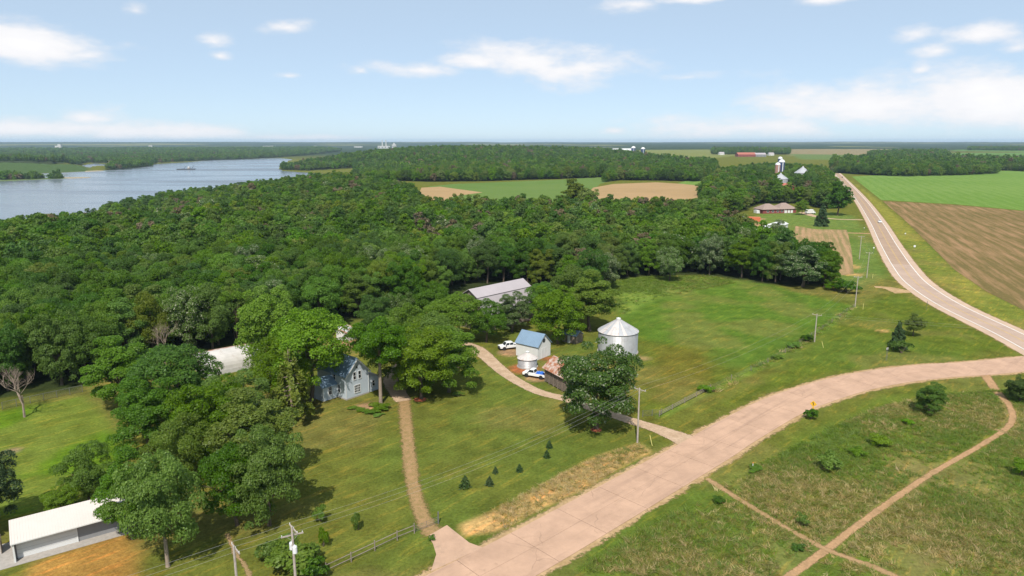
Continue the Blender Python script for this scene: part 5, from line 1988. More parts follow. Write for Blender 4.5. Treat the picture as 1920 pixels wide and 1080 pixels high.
# --- big grey gambrel barn in the trees
zr = 11.0
c, Lr, ang = ridge_frame(gp(880, 543, zr), gp(979.5, 522.5, zr))
gb = empty('gambrel_barn', (c[0], c[1], 0), ang)
tag(gb, 'large barn with lilac grey gambrel roof among the trees', 'barn')
LB = Lr
W = 11.0
pr = [(-W / 2, 5.0), (-W / 2 * .62, 9.0), (0, zr), (W / 2 * .62, 9.0), (W / 2, 5.0)]
MB().prism([(-W / 2, 0), (W / 2, 0), (W / 2, 5.0), (W / 2 * .62, 8.9), (0, zr - .1), (-W / 2 * .62, 8.9), (-W / 2, 5.0)], 'x', -LB / 2 + .3, LB / 2 - .3).build('wall', greywood, gb)
ex = [(-W / 2 - .55, 4.3)] + pr[1:4] + [(W / 2 + .55, 4.3)]
for i in range(4):
    (y0, z0), (y1, z1) = ex[i], ex[i + 1]
    b = MB()
    b.quadslab((-LB / 2 - .3, y0, z0 + .14), (LB / 2 + .3, y0, z0 + .14), (LB / 2 + .3, y1, z1 + .14), (-LB / 2 - .3, y1, z1 + .14), .12)
    ro = b.build('roof', grey_roof, gb)
for s in (-1, 1):
    MB().box(-LB / 2 - .31, LB / 2 + .31, s * W / 2 * .62 - .1, s * W / 2 * .62 + .1, 9.08, 9.2).build('roof_break_strip', MATS['dark_steel'], gb)
MB().box(LB / 2 - .3, LB / 2 - .24, -1.8, 1.8, 0, 3.6).build('door', white_w, gb)
window(gb, LB / 2 - .3, 0, 6.4, 1.2, 1.2, '+x', (2, 2))

# --- garage with cream roof at the lower left
A, B = np.array(gp(27.5, 1056)), np.array(gp(222, 1001))
d = (B - A) / np.hypot(*(B - A))
B = A + d * 14.5
c, L_, ang = frame_of(A, B, 0)
gr = empty('garage', (c[0], c[1], 0), ang)
tag(gr, 'long garage with cream steel roof, wide white door and grey wall', 'garage')
D_ = 5.6
ev, rg = 2.65, 3.55
MB().prism([(0.9, 0), (D_, 0), (D_, 3.0), (4.4, rg), (.9, ev + .15)], 'x', -L_ / 2 + .1, L_ / 2).build('wall', grey_wall, gr)
MB().box(-L_ / 2, -L_ / 2 + .18, -.02, 1.2, 0, ev).build('end_wall', steel_w, gr)
MB().box(-L_ / 2 + .35, -L_ / 2 + 6.6, .82, .895, 0.06, 2.35).build('overhead_door', steel_w, gr)
for k in range(1, 4):
    MB().box(-L_ / 2 + .35, -L_ / 2 + 6.6, .81, .818, .06 + k * .57, .075 + k * .57).build('door_groove', grey_wall, gr)
MB().box(-L_ / 2 + 6.6, -L_ / 2 + 6.72, .78, .9, 0, 2.6).build('door_post', trim_m, gr)
rb = MB().quadslab((-L_ / 2 - .15, 4.4, rg + .1), (L_ / 2 + .2, 4.4, rg + .1), (L_ / 2 + .2, -.15, ev - .02), (-L_ / 2 - .15, -.15, ev - .02), .08)
ro = rb.build('roof', cream_roof, gr)
sb = MB()
k = -L_ / 2
while k < L_ / 2 + .2:
    sb.quadslab((k - .015, 4.4, rg + .125), (k + .015, 4.4, rg + .125), (k + .015, -.15, ev + .005), (k - .015, -.15, ev + .005), .03)
    k += .3
sb.build('seam', cream_roof, ro)
MB().quadslab((-L_ / 2 - .15, 4.41, rg + .1), (L_ / 2 + .2, 4.41, rg + .1), (L_ / 2 + .2, D_ + .3, 2.95), (-L_ / 2 - .15, D_ + .3, 2.95), .08).build('back_roof', grey_roof, gr)
MB().box(-L_ / 2 - .15, L_ / 2 + .2, -.2, -.153, ev - .16, ev + .0).build('eave_trim', trim_m, gr)
MB().box(-L_ / 2 - 1.5, L_ / 2 + .6, -.75, D_ + .2, -.04, .05).build('concrete_pad', MATS['foundation'], gr)
MB().box(-L_ / 2 - 1.3, -L_ / 2 - 1.24, 3.2, 5.4, .05, 1.7).build('board_fence_panel', greywood, gr)

# ------------------------------------------------------------------ vehicles
car_white = mat('car_paint_white', (0.75, 0.75, 0.75), 0.25, 0.02, 1, spec=0.6)
car_dark = mat('car_paint_dark', (0.03, 0.03, 0.035), 0.25, 0.02, 1, spec=0.6)
tyre_m = mat('tyre_rubber', (0.02, 0.02, 0.02), 0.9, 0.1, 4)
rim_m = mat('wheel_rim', (0.45, 0.45, 0.46), 0.35, 0.05, 4, metal=0.8)
tarp_m = mat('blue_tarp', (0.025, 0.13, 0.50), 0.5, 0.2, 3, bump=0.8, bscale=5)
lamp_m = mat('lamp_glass', (0.6, 0.6, 0.58), 0.15, 0.05, 4)
tail_m = mat('tail_lamp', (0.35, 0.02, 0.02), 0.25, 0.05, 4)
plastic_m = mat('black_plastic', (0.025, 0.025, 0.027), 0.6, 0.1, 4)


def wheels(root, xs_, half, r=.38, w=.24):
    for x in xs_:
        for s in (-1, 1):
            wo = MB().lathe([(r * .55, -w / 2), (r * .94, -w / 2), (r, -w / 2 + .04), (r, w / 2 - .04), (r * .94, w / 2), (r * .55, w / 2)], 18).build('wheel', tyre_m, root)
            wo.rotation_euler = (math.pi / 2, 0, 0)
            wo.location = (x, s * (half - w / 2 - .01), r)
            ri = MB().lathe([(0, -w / 2 + .03), (r * .56, -w / 2 + .01), (r * .56, w / 2 - .01), (0, w / 2 - .03)], 14).build('rim', rim_m, wo)


def side_prism(root, name, prof, half, m, parent=None, inset=0.0, bevel=.04):
    """a body section: side outline (x, z) given, extruded across"""
    b = MB()
    n = len(prof)
    vs = [(x, -half, z) for x, z in prof] + [(x, half, z) for x, z in prof]
    b.add(vs, [tuple(range(n)), tuple(range(n, 2 * n))[::-1]] + [(i, n + i, n + (i + 1) % n, (i + 1) % n) for i in range(n)])
    return b.build(name, m, root, bevel=bevel)


def cabin(root, x0, x1, x2, x3, z0, z1, half, top, m, pillars=()):
    """greenhouse: lower length x0..x3, roof x1..x2, tapering inward"""
    hi = half * top
    b = MB()
    b.add([(x0, -half, z0), (x3, -half, z0), (x3, half, z0), (x0, half, z0), (x1, -hi, z1), (x2, -hi, z1), (x2, hi, z1), (x1, hi, z1)],
          [(0, 3, 2, 1), (4, 5, 6, 7), (0, 1, 5, 4), (1, 2, 6, 5), (2, 3, 7, 6), (3, 0, 4, 7)])
    co = b.build('cab', m, root, bevel=.05)

    def quad_on(name, c4, inset, off):
        P4 = [Vector(p) for p in c4]
        c_ = sum(P4, Vector()) / 4
        nrm = (P4[1] - P4[0]).cross(P4[3] - P4[0]).normalized()
        if nrm.dot(c_ - Vector(((x0 + x3) / 2, 0, (z0 + z1) / 2))) < 0:
            nrm = -nrm
        Q = [c_ + (p - c_) * inset + nrm * off for p in P4]
        q = MB()
        q.add([tuple(p) for p in Q] + [tuple(p - nrm * .03) for p in Q], [(0, 1, 2, 3), (7, 6, 5, 4), (0, 4, 5, 1), (1, 5, 6, 2), (2, 6, 7, 3), (3, 7, 4, 0)])
        q.build(name, glass_m, co)
    L = [(x0, z0), (x3, z0), (x2, z1), (x1, z1)]
    quad_on('windscreen', [(x3, -half, z0), (x3, half, z0), (x2, hi, z1), (x2, -hi, z1)], .84, .008)
    quad_on('rear_window', [(x0, -half, z0), (x0, half, z0), (x1, hi, z1), (x1, -hi, z1)], .80, .008)
    cuts = [0] + list(pillars) + [1]
    for s in (-1, 1):
        for i in range(len(cuts) - 1):
            a_, b_ = cuts[i] + .03, cuts[i + 1] - .03

            def pt(f, up):
                xl = x0 + (x3 - x0) * f
                xu = x1 + (x2 - x1) * f
                k = .12 + .74 * up
                return (xl + (xu - xl) * k, s * (half + (hi - half) * k), z0 + (z1 - z0) * k)
            quad_on('side_window', [pt(a_, 0), pt(b_, 0), pt(b_, 1), pt(a_, 1)], .97, .008)
    return co


def pickup(x, y, rz, label, crew=True, load=False):
    o = empty('pickup_truck', (x, y, 0), rz)
    tag(o, label, 'truck')
    hw_ = .96
    cab0 = -.75 if crew else .0
    side_prism(o, 'body', [(-2.75, .55), (2.7, .5), (2.78, .75), (2.72, 1.05), (1.5, 1.16), (cab0 - .1, 1.14), (cab0 - .1, .62), (-2.75, .62)], hw_, car_white)
    cabin(o, cab0 - .05, cab0 + .15, 1.0, 1.62, 1.12, 1.86, hw_ - .04, .80, car_white, (.5,) if crew else ())
    for s in (-1, 1):
        MB().box(-2.75, cab0 - .12, s * hw_ - .06, s * hw_ + .06 - .12 * (s > 0) + .06 * (s > 0), .62, 1.14).build('bed_side', car_white, o, bevel=.02)
        MB().box(2.70, 2.79, s * .72 - .18, s * .72 + .18, .78, .98).build('headlight', lamp_m, o)
        MB().box(-2.80, -2.75, s * .86 - .07, s * .86 + .07, .75, 1.08).build('tail_light', tail_m, o)
        MB().box(1.25, 1.4, s * (hw_ + .13) - .12, s * (hw_ + .13) + .12, 1.14, 1.32).build('mirror', plastic_m, o)
    MB().box(-2.79, -2.73, -hw_ + .1, hw_ - .1, .62, 1.14).build('tailgate', car_white, o, bevel=.015)
    MB().box(2.72, 2.9, -hw_ + .03, hw_ - .03, .42, .62).build('front_bumper', plastic_m, o, bevel=.03)
    MB().box(-2.92, -2.76, -hw_ + .05, hw_ - .05, .45, .6).build('rear_bumper', rim_m, o, bevel=.03)
    MB().box(2.77, 2.80, -.5, .5, .72, .98).build('grille', plastic_m, o)
    for s in (-1, 1):
        for wx in (1.75, -1.72):
            b = MB().lathe([(.0, -.03), (.48, -.03), (.48, .03), (0, .03)], 20).build('wheel_arch', plastic_m, o)
            b.rotation_euler = (math.pi / 2, 0, 0)
            b.location = (wx, s * (hw_ - .014), .45)
    wheels(o, (1.75, -1.72), hw_ + .02, .4, .26)
    if load:
        g = random.Random(4)
        for k, (lx, ly, sx, sy, sz) in enumerate([(-.75, .3, .5, .42, .5), (-1.45, -.3, .55, .45, .42), (-2.1, .25, .5, .5, .46), (-1.3, .45, .4, .35, .36), (-2.2, -.45, .4, .3, .34), (-.7, -.42, .42, .36, .4)]):
            bm = bmesh.new()
            bmesh.ops.create_icosphere(bm, subdivisions=3, radius=1)
            for v_ in bm.verts:
                n_ = 1 + .16 * math.sin(5 * v_.co.x + k) * math.cos(4 * v_.co.y + 2 * k) + .08 * math.sin(9 * v_.co.z)
                v_.co = Vector((v_.co.x * sx * n_, v_.co.y * sy * n_, max(-.3, v_.co.z) * sz * n_))
            me = bpy.data.meshes.new('tarp_bundle')
            bm.to_mesh(me)
            bm.free()
            me.materials.append(tarp_m)
            b = link(bpy.data.objects.new('tarp_bundle', me))
            b.location = (lx, ly, .62 + .3 * sz + .22)
            b.parent = o
    return o


A, B = np.array(gp(984, 706)), np.array(gp(1020, 713))
pickup((A[0] + B[0]) / 2 + .3, (A[1] + B[1]) / 2 + .8, R(180 - 28), 'white pickup with blue tarp bundles in its bed by the corn crib', False, True)
A, B = np.array(gp(940, 657)), np.array(gp(968, 655))
pickup((A[0] + B[0]) / 2 + .2, (A[1] + B[1]) / 2 + 1.0, R(180 + 22), 'white crew cab pickup parked beside the blue roofed barn', True, False)


def car(x, y, rz, label, m):
    o = empty('car', (x, y, 0.075), rz)
    tag(o, label, 'car')
    side_prism(o, 'body', [(-2.2, .35), (2.2, .3), (2.28, .6), (2.1, .82), (1.2, .95), (-1.6, 1.0), (-2.2, .95), (-2.28, .6)], .9, m)
    cabin(o, -2.0, -1.3, .35, 1.25, .94, 1.48, .85, .78, m, (.45,))
    wheels(o, (1.4, -1.4), .9, .33, .2)
    for s in (-1, 1):
        MB().box(2.2, 2.27, s * .65 - .16, s * .65 + .16, .6, .75).build('headlight', lamp_m, o)
        MB().box(-2.27, -2.2, s * .68 - .14, s * .68 + .14, .65, .85).build('tail_light', tail_m, o)
    return o


def hw_pose(y, off):
    k = int(np.argmin(np.abs(PH[:, 1] - y)))
    dd = dH[k]
    return PH[k] + nH[k] * off, math.atan2(dd[1], dd[0])


pp, hd = hw_pose(gp(1646, 417)[1], 1.85 if gp(1646, 417)[0] > PH[int(np.argmin(np.abs(PH[:, 1] - gp(1646, 417)[1]))), 0] else -1.85)
car(pp[0], pp[1], hd, 'white car driving on the highway', car_white)
pp, hd = hw_pose(gp(1580, 333)[1], 1.85)
car(pp[0], pp[1], hd + math.pi, 'dark car far up the highway near the crest', car_dark)

# ------------------------------------------------------------------ poles, wires
pole_m = mat('pole_wood', (0.36, 0.31, 0.27), 0.95, 0.2, 2, bump=0.3, bscale=8)
insul_m = mat('insulator', (0.55, 0.54, 0.52), 0.3, 0.05, 4)
can_m = mat('transformer_grey', (0.62, 0.63, 0.64), 0.4, 0.05, 3)
wire_m = mat('wire_metal', (0.30, 0.29, 0.28), 0.6, 0.1, 1)


def pole(x, y, h, rz, label, arms=1, cans=0, z=0.0):
    o = empty('utility_pole', (x, y, z), rz)
    tag(o, label, 'utility pole')
    MB().tube((0, 0, -.3), (0, 0, h), .17, .11, 12).build('post', pole_m, o, smooth=False)
    for k in range(arms):
        zz = h - .35 - k * .75
        ar = MB().box(-1.15, 1.15, .11, .22, zz - .06, zz + .06).build('crossarm', pole_m, o)
        if k:
            ar.rotation_euler = (0, 0, R(78))
        for s in (-1, 1):
            br = MB().tube((s * .62, .16, zz - .05), (0, .13, zz - .65), .018, n=5)
            br.build('brace', wire_m, ar)
        for ax in (-1.05, -.0, 1.05):
            MB().lathe([(.03, zz + .06), (.05, zz + .09), (.035, zz + .13), (.055, zz + .17), (.03, zz + .24), (0, zz + .25)], 10, ax, .165).build('insulator', insul_m, ar)
    for k in range(cans):
        s = -1 if k % 2 else 1
        cz = h - 2.9
        cn = MB().lathe([(0, cz), (.2, cz), (.24, cz + .06), (.24, cz + .75), (.2, cz + .84), (.05, cz + .9), (.04, cz + 1.02), (0, cz + 1.03)], 16, s * .45, 0).build('transformer', can_m, o)
        MB().box(min(.1 * s, .24 * s), max(.1 * s, .24 * s), -.05, .05, cz + .3, cz + .55).build('bracket', wire_m, cn)
    return o, h


POLES = {}
pb = gp(547, 987, 10.6)
pole(pb[0], pb[1], 10.6, R(-52), 'wooden pole with two grey transformers and crossed arms at the lower edge', 2, 2)
pa = gp(438, 1024, 10.2)
pole(pa[0], pa[1], 10.2, R(-50), 'wooden pole with one crossarm left of the transformer pole', 1, 0)
pc_ = gp(1195, 830)
pole(pc_[0], pc_[1], 9.8, R(-45), 'pale utility pole beside the gravel drive entrance', 1, 0)
pd_ = gp(1527, 641)
pole(pd_[0], pd_[1], 7.4, R(-40), 'short utility pole on the overgrown pasture fence', 1, 0)
pe_ = gp(1603, 576)
pole(pe_[0], pe_[1], 9.8, R(-20), 'tall pale pole at the pasture fence corner', 1, 0)
pf_ = gp(1625, 521)
pole(pf_[0], pf_[1], 9.8, R(-20), 'pole with wide crossarm beside the tilled plot', 1, 0)
pg_ = gp(1611, 486)
pole(pg_[0], pg_[1], 10.2, R(-20), 'farther utility pole next to the highway ditch', 1, 0)


def wire(p, q, sag, label, off=0.0, r=.009):
    p, q = Vector(p), Vector(q)
    n = 24
    b = MB()
    pts = []
    for i in range(n + 1):
        t = i / n
        a = p.lerp(q, t)
        a.z -= sag * 4 * t * (1 - t)
        pts.append(a)
    for i in range(n):
        b.tube(pts[i], pts[i + 1], r, r, 4, caps=False)
    return tag(b.build('overhead_wire', wire_m), label, 'wire', 'overhead power wires')


dAB = (np.array(pb) - np.array(pa))
dAB /= np.hypot(*dAB)
nAB = np.array([-dAB[1], dAB[0]])
for k, o_ in enumerate((-1.05, 0, 1.05)):
    nm = ('nearest', 'middle', 'farthest')[k]
    a3 = (pa[0] + nAB[0] * o_, pa[1] + nAB[1] * o_, 10.15)
    b3 = (pb[0] + nAB[0] * o_, pb[1] + nAB[1] * o_, 10.5)
    c3 = (pc_[0] + nAB[0] * o_ * .9, pc_[1] + nAB[1] * o_ * .9, 9.75)
    z3 = (pa[0] - dAB[0] * 45 + nAB[0] * o_, pa[1] - dAB[1] * 45 + nAB[1] * o_, 10.2)
    wire(a3, b3, .12, nm + ' of three wires between the two poles at the lower edge')
    wire(b3, c3, 1.6, nm + ' of three wires crossing the lawn to the drive pole')
    wire(z3, a3, .9, nm + ' of three wires leaving the left pole at the picture bottom')
for k, o_ in enumerate((-1.0, 1.0)):
    nm = ('nearer', 'farther')[k]
    wire((pc_[0] + o_ * .7, pc_[1] - o_ * .7, 9.7), (pd_[0] + o_ * .7, pd_[1] - o_ * .7, 7.3), 1.4, nm + ' of two wires from the drive pole to the fence pole')
    wire((pd_[0] + o_ * .7, pd_[1] - o_ * .7, 7.3), (pe_[0] + o_, pe_[1], 9.7), 1.0, nm + ' of two wires between the pasture fence poles')
    wire((pe_[0] + o_, pe_[1], 9.7), (pf_[0] + o_, pf_[1], 9.7), 1.0, nm + ' of two wires beside the tilled plot')
    wire((pf_[0] + o_, pf_[1], 9.7), (pg_[0] + o_, pg_[1], 10.1), 1.0, nm + ' of two wires at the highway ditch')
    wire((pd_[0] + o_ * .5, pd_[1] + o_, 7.3), (pd_[0] + 90, pd_[1] - 22 + o_ * 2, 8.5), 1.6, nm + ' of two wires crossing the roadside triangle')

# ------------------------------------------------------------------ fences
rail_m = mat('fence_wood', (0.22, 0.18, 0.15), 0.95, 0.25, 2)
steel_post = mat('fence_steel', (0.13, 0.13, 0.13), 0.6, 0.1, 3)


def rail_fence(pts, label, post_h=1.25, rails=(0.55, 1.05), name='rail_fence', pipe=.05, spacing=None):
    o = empty(name, (pts[0][0], pts[0][1], 0))
    tag(o, label, 'fence')
    for i, p in enumerate(pts):
        hgt_ = post_h + (.0 if i % 2 else .1)
        MB().tube((p[0] - pts[0][0], p[1] - pts[0][1], -.2), (p[0] - pts[0][0], p[1] - pts[0][1], hgt_), .075, .07, 8).build('post', rail_m, o)
    for a, b in zip(pts[:-1], pts[1:]):
        for rz_ in rails:
            MB().tube((a[0] - pts[0][0], a[1] - pts[0][1], rz_), (b[0] - pts[0][0], b[1] - pts[0][1], rz_), pipe, n=6).build('rail', rail_m, o)
    return o


def between(a, b, n):
    return [(a[0] + (b[0] - a[0]) * i / n, a[1] + (b[1] - a[1]) * i / n) for i in range(n + 1)]


F0, F1, F2 = gp(612, 1076), gp(745, 1013), gp(777, 1000)
rail_fence(between(F0, F1, 3) + [F2], 'two rail wooden fence at the lower edge of the lawn', 1.35, (.5, 1.15))
gt = empty('field_gate', (F2[0], F2[1], 0), math.atan2(gp(822, 982)[1] - F2[1], gp(822, 982)[0] - F2[0]))
tag(gt, 'thin wire gate across the old straw track', 'gate')
GL = float(np.hypot(gp(822, 982)[0] - F2[0], gp(822, 982)[1] - F2[1]))
for z in (.25, .5, .75, 1.0):
    MB().tube((.1, 0, z), (GL - .1, 0, z), .018, n=5).build('bar', steel_post, gt)
for x in (.1, GL * .5, GL - .1):
    MB().tube((x, 0, .2), (x, 0, 1.05), .022, n=5).build('upright', steel_post, gt)
MB().tube((GL, 0, -.2), (GL, 0, 1.75), .09, .09, 8).build('gate_post', steel_post, gt)
rail_fence(between(gp(1236, 781), gp(1327, 733), 4), 'grey board fence beside the concrete road and pasture', 1.1, (.35, .65, .95))
WF = between(gp(1240, 778), gp(1205, 782), 2)
o = empty('wire_gate', (WF[0][0], WF[0][1], 0))
tag(o, 'dark wire gate at the end of the board fence by the drive', 'gate')
for p in WF:
    MB().tube((p[0] - WF[0][0], p[1] - WF[0][1], -.2), (p[0] - WF[0][0], p[1] - WF[0][1], 1.3), .05, n=7).build('post', steel_post, o)
for z in (.2, .45, .7, .95, 1.2):
    MB().tube((0, 0, z), (WF[-1][0] - WF[0][0], WF[-1][1] - WF[0][1], z), .016, n=4).build('wire', steel_post, o)
# old wire fence to the wood corner
OF = smooth_path(gps([(1330, 733), (1440, 680), (1500, 645), (1560, 605), (1600, 576)]), 7.0)
o = empty('wire_fence', (OF[0][0], OF[0][1], 0))
tag(o, 'old leaning post and wire fence overgrown with weeds along the pasture', 'fence')
for i, p in enumerate(OF):
    lx, ly = random.uniform(-.15, .15), random.uniform(-.15, .15)
    MB().tube((p[0] - OF[0][0], p[1] - OF[0][1], -.2), (p[0] - OF[0][0] + lx, p[1] - OF[0][1] + ly, random.uniform(1.0, 1.4)), .07, .06, 7).build('post', rail_m, o)
    if i:
        q = OF[i - 1]
        for z in (.4, .75, 1.05):
            MB().tube((q[0] - OF[0][0], q[1] - OF[0][1], z), (p[0] - OF[0][0], p[1] - OF[0][1], z), .012, n=4).build('wire', steel_post, o)
# chain link fence on the left
CF = between(gp(5, 768), gp(155, 735), 6)
o = empty('chain_link_fence', (CF[0][0], CF[0][1], 0))
tag(o, 'grey chain link fence at the back of the left lawn', 'fence')
for p in CF:
    MB().tube((p[0] - CF[0][0], p[1] - CF[0][1], -.2), (p[0] - CF[0][0], p[1] - CF[0][1], 1.5), .045, n=7).build('post', steel_post, o)
mesh_b = MB()
Lf = float(np.hypot(CF[-1][0] - CF[0][0], CF[-1][1] - CF[0][1]))
ux, uy = (CF[-1][0] - CF[0][0]) / Lf, (CF[-1][1] - CF[0][1]) / Lf
k = -1.4
while k < Lf:
    for sgn in (0, 1):
        a_, b_ = (k, k + 1.4) if sgn == 0 else (k + 1.4, k)
        za, zb_ = .05, 1.45
        lo_, hi_ = max(0, min(a_, b_)), min(Lf, max(a_, b_))
        if hi_ <= lo_:
            continue
        f0, f1 = (lo_ - a_) / (b_ - a_), (hi_ - a_) / (b_ - a_)
        mesh_b.tube((ux * lo_, uy * lo_, za + (zb_ - za) * f0), (ux * hi_, uy * hi_, za + (zb_ - za) * f1), .006, n=3, caps=False)
    k += .16
mesh_b.build('mesh', steel_post, o)
MB().tube((0, 0, 1.47), (ux * Lf, uy * Lf, 1.47), .03, n=6).build('top_rail', steel_post, o)

# ------------------------------------------------------------------ signs and markers
yellow_m = mat('sign_yellow', (0.75, 0.42, 0.03), 0.5, 0.05, 2)
signback = mat('sign_back', (0.42, 0.42, 0.42), 0.5, 0.06, 2, metal=0.4)
blk = mat('sign_black', (0.02, 0.02, 0.02), 0.6, 0.05, 2)
p = gp(1523, 781)
sg = empty('warning_sign', (p[0], p[1], 0), R(-38))
tag(sg, 'yellow diamond warning sign with black curve arrow beside the concrete road', 'sign')
MB().box(-.03, .03, -.03, .03, -.2, 2.5).build('post', steel_post, sg)
b = MB()
s_ = .62
b.add([(0, -.045, 2.0 - s_ + .5), (s_, -.045, 2.5), (0, -.045, 2.5 + s_), (-s_, -.045, 2.5), (0, -.032, 2.0 - s_ + .5), (s_, -.032, 2.5), (0, -.032, 2.5 + s_), (-s_, -.032, 2.5)],
      [(0, 1, 2, 3), (7, 6, 5, 4), (0, 4, 5, 1), (1, 5, 6, 2), (2, 6, 7, 3), (3, 7, 4, 0)])
face = b.build('panel', yellow_m, sg)
ab = MB()
ab.box(-.06, .06, -.052, -.047, 2.2, 2.52)
ab.add([(-.06, -.052, 2.52), (.06, -.052, 2.52), (.02, -.052, 2.70), (-.12, -.052, 2.66)], [(0, 1, 2, 3)])
ab.add([(-.22, -.052, 2.60), (.08, -.052, 2.72), (-.12, -.052, 2.86)], [(0, 1, 2)])
ab.build('arrow', blk, face)
MB().box(-.2, .2, -.05, -.035, 1.62, 1.86).build('speed_plate', yellow_m, sg)


def marker(px, py, h, m, label, rz=0, board=None):
    p = gp(px, py)
    o = empty('marker_post', (p[0], p[1], 0), rz)
    tag(o, label, 'marker post')
    MB().box(-.045, .045, -.02, .02, -.2, h).build('post', m, o)
    if board:
        w_, hh_, bm_ = board
        MB().box(-w_ / 2, w_ / 2, -.045, -.022, h - hh_, h).build('board', bm_, o)
    return o


orange_p = mat('marker_orange', (0.70, 0.20, 0.03), 0.5, 0.05, 2)
ypost = mat('guy_guard_yellow', (0.62, 0.55, 0.20), 0.5, 0.05, 2)
o = marker(1411, 880, 1.2, steel_w, 'white marker post with orange top in the meadow weeds')
MB().box(-.05, .05, -.025, .025, 1.0, 1.21).build('cap', orange_p, o)
marker(1223, 836, 2.0, ypost, 'slanted yellow guy wire guard by the drive pole').rotation_euler = (0, R(-14), 0)
marker(1544, 652, 1.7, ypost, 'yellow guy guard beside the fence line pole').rotation_euler = (0, R(-18), 0)
marker(1618, 580, 1.8, ypost, 'yellow marker beside the tall fence corner pole')
marker(1636, 522, 1.8, ypost, 'yellow marker near the pole at the tilled plot')
marker(1637, 478, 3.6, steel_post, 'roadside post with a pale round plate by the far pole', 0, (.6, .6, steel_w))
o = marker(1661, 676, 3.2, steel_post, 'two legged brown sign post on the roadside triangle', R(30), (.8, .55, signback))
MB().box(.33, .39, -.02, .02, -.2, 3.1).build('post', steel_post, o)
o = marker(1737, 582, 3.0, steel_post, 'grey backed highway sign on two posts at the bend', R(60), (1.5, .9, signback))
MB().box(.5, .56, -.02, .02, -.2, 2.9).build('post', steel_post, o)
marker(1714, 470, 2.6, steel_post, 'white highway sign in the ditch by the tilled field', R(-10), (.9, .9, steel_w))
marker(1697, 443, 1.8, steel_post, 'white mailbox sign at the field approach', R(20), (1.0, .5, steel_w))
marker(1620, 432, 1.7, steel_post, 'small roadside marker at the dirt lane mouth', R(-10), (.4, .4, steel_w))

# mulch ring and tree rings
mulch_m = mat('red_mulch', (0.33, 0.09, 0.04), 0.95, 0.25, 3, bump=0.5, bscale=8)


def mulch(px, py, r, label):
    p = gp(px, py)
    b = MB()
    n = 22
    ph = random.uniform(0, 6)
    vs = [(p[0] + r * (1 + .15 * math.sin(3 * i + ph)) * math.cos(2 * math.pi * i / n), p[1] + r * (1 + .15 * math.sin(3 * i + ph)) * math.sin(2 * math.pi * i / n), .01) for i in range(n)] + [(p[0], p[1], .16)]
    b.add(vs, [(i, (i + 1) % n, n) for i in range(n)])
    return tag(b.build('mulch_ring', mulch_m), label, 'mulch')


mulch(1118, 806, 1.0, 'reddish mulch ring round the big tree by the drive')
mulch(788, 749, 1.3, 'reddish mulch ring under the bright tree by the house')

# ------------------------------------------------------------------ the red house by the highway and what stands near it
A, B = gp(1427, 401), gp(1497, 399)
c, L_, ang = frame_of(A, B, 12)
rh = empty('ranch_house', (c[0], c[1], 0), ang)
tag(rh, 'long red brick ranch house with brown hipped roof', 'house')
L_, D_ = 27.0, 11.0
MB().box(-L_ / 2, L_ / 2, -D_ / 2, D_ / 2, 0, 3.0).build('wall', red_brick, rh)
for (x0, x1, rz_) in ((-L_ / 2 - .8, 1.0, 6.6), (-1.0, L_ / 2 + .8, 6.9)):
    b = MB()
    y0, y1 = -D_ / 2 - .8, D_ / 2 + .8
    m0 = (x0 + x1) / 2
    b.add([(x0, y0, 2.9), (x1, y0, 2.9), (x1, y1, 2.9), (x0, y1, 2.9), (m0 - 1.6, 0, rz_), (m0 + 1.6, 0, rz_)], [(0, 1, 5, 4), (1, 2, 5), (2, 3, 4, 5), (3, 0, 4), (3, 2, 1, 0)])
    b.build('roof', brown_shingle, rh)
for wx in (-9.5, -5.5, -1.5, 2.0):
    window(rh, wx, -D_ / 2, .9, 1.6, 1.3, '-y', (2, 1))
for wx in (5.2, 7.6, 10.0):
    MB().box(wx - .9, wx + .9, -D_ / 2 - .06, -D_ / 2 - .004, .05, 2.4).build('arch_door', trim_m, rh)
MB().box(3.6, 3.8, -D_ / 2 - .5, -D_ / 2 - .3, 0, 2.9).build('porch_post', trim_m, rh)
MB().box(-L_ / 2 - 2.6, -L_ / 2 - .02, -2, 2, 0, 2.2).build('side_porch', trim_m, rh)
p = gp(1519, 401)
t2 = empty('white_van', (p[0], p[1], 0), R(12))
tag(t2, 'white box van parked right of the red house', 'van')
MB().box(-3.6, 1.6, -1.15, 1.15, .6, 3.2).build('box_body', steel_w, t2, bevel=.06)
side_prism(t2, 'cab_body', [(1.62, .5), (3.5, .5), (3.5, 1.3), (2.9, 1.5), (2.4, 2.3), (1.62, 2.3)], 1.05, car_white)
MB().box(2.42, 2.9, -1.06, 1.06, 1.55, 2.1).build('windscreen', glass_m, t2)
wheels(t2, (2.6, -2.4), 1.15, .42, .28)
p = gp(1403, 415)
ct = empty('orange_container', (p[0], p[1], 0), R(-14))
tag(ct, 'orange red shipping container left of the red house', 'container')
MB().box(-7.2, 7.2, -1.6, 1.6, .1, 2.9).build('body', orange_m, ct)
for k in range(24):
    x = -7.0 + k * .6
    MB().box(x, x + .25, -1.66, -1.603, .3, 2.7).build('rib', orange_m, ct)
MB().box(-7.2, -1.0, -1.7, 1.9, 2.91, 3.1).build('tin_cover', tin_m, ct)
c, Lr, ang = ridge_frame(gp(1431, 424, 4), gp(1465, 414, 4))
ps = empty('white_roof_shed', (c[0], c[1], 0), ang)
tag(ps, 'shed with pale roof behind the blossoming trees near the container', 'shed')
gable_shell(ps, max(12, Lr), 8, 2.6, 4.2, white_w, steel_w, .4, .1)

# far farm with silos


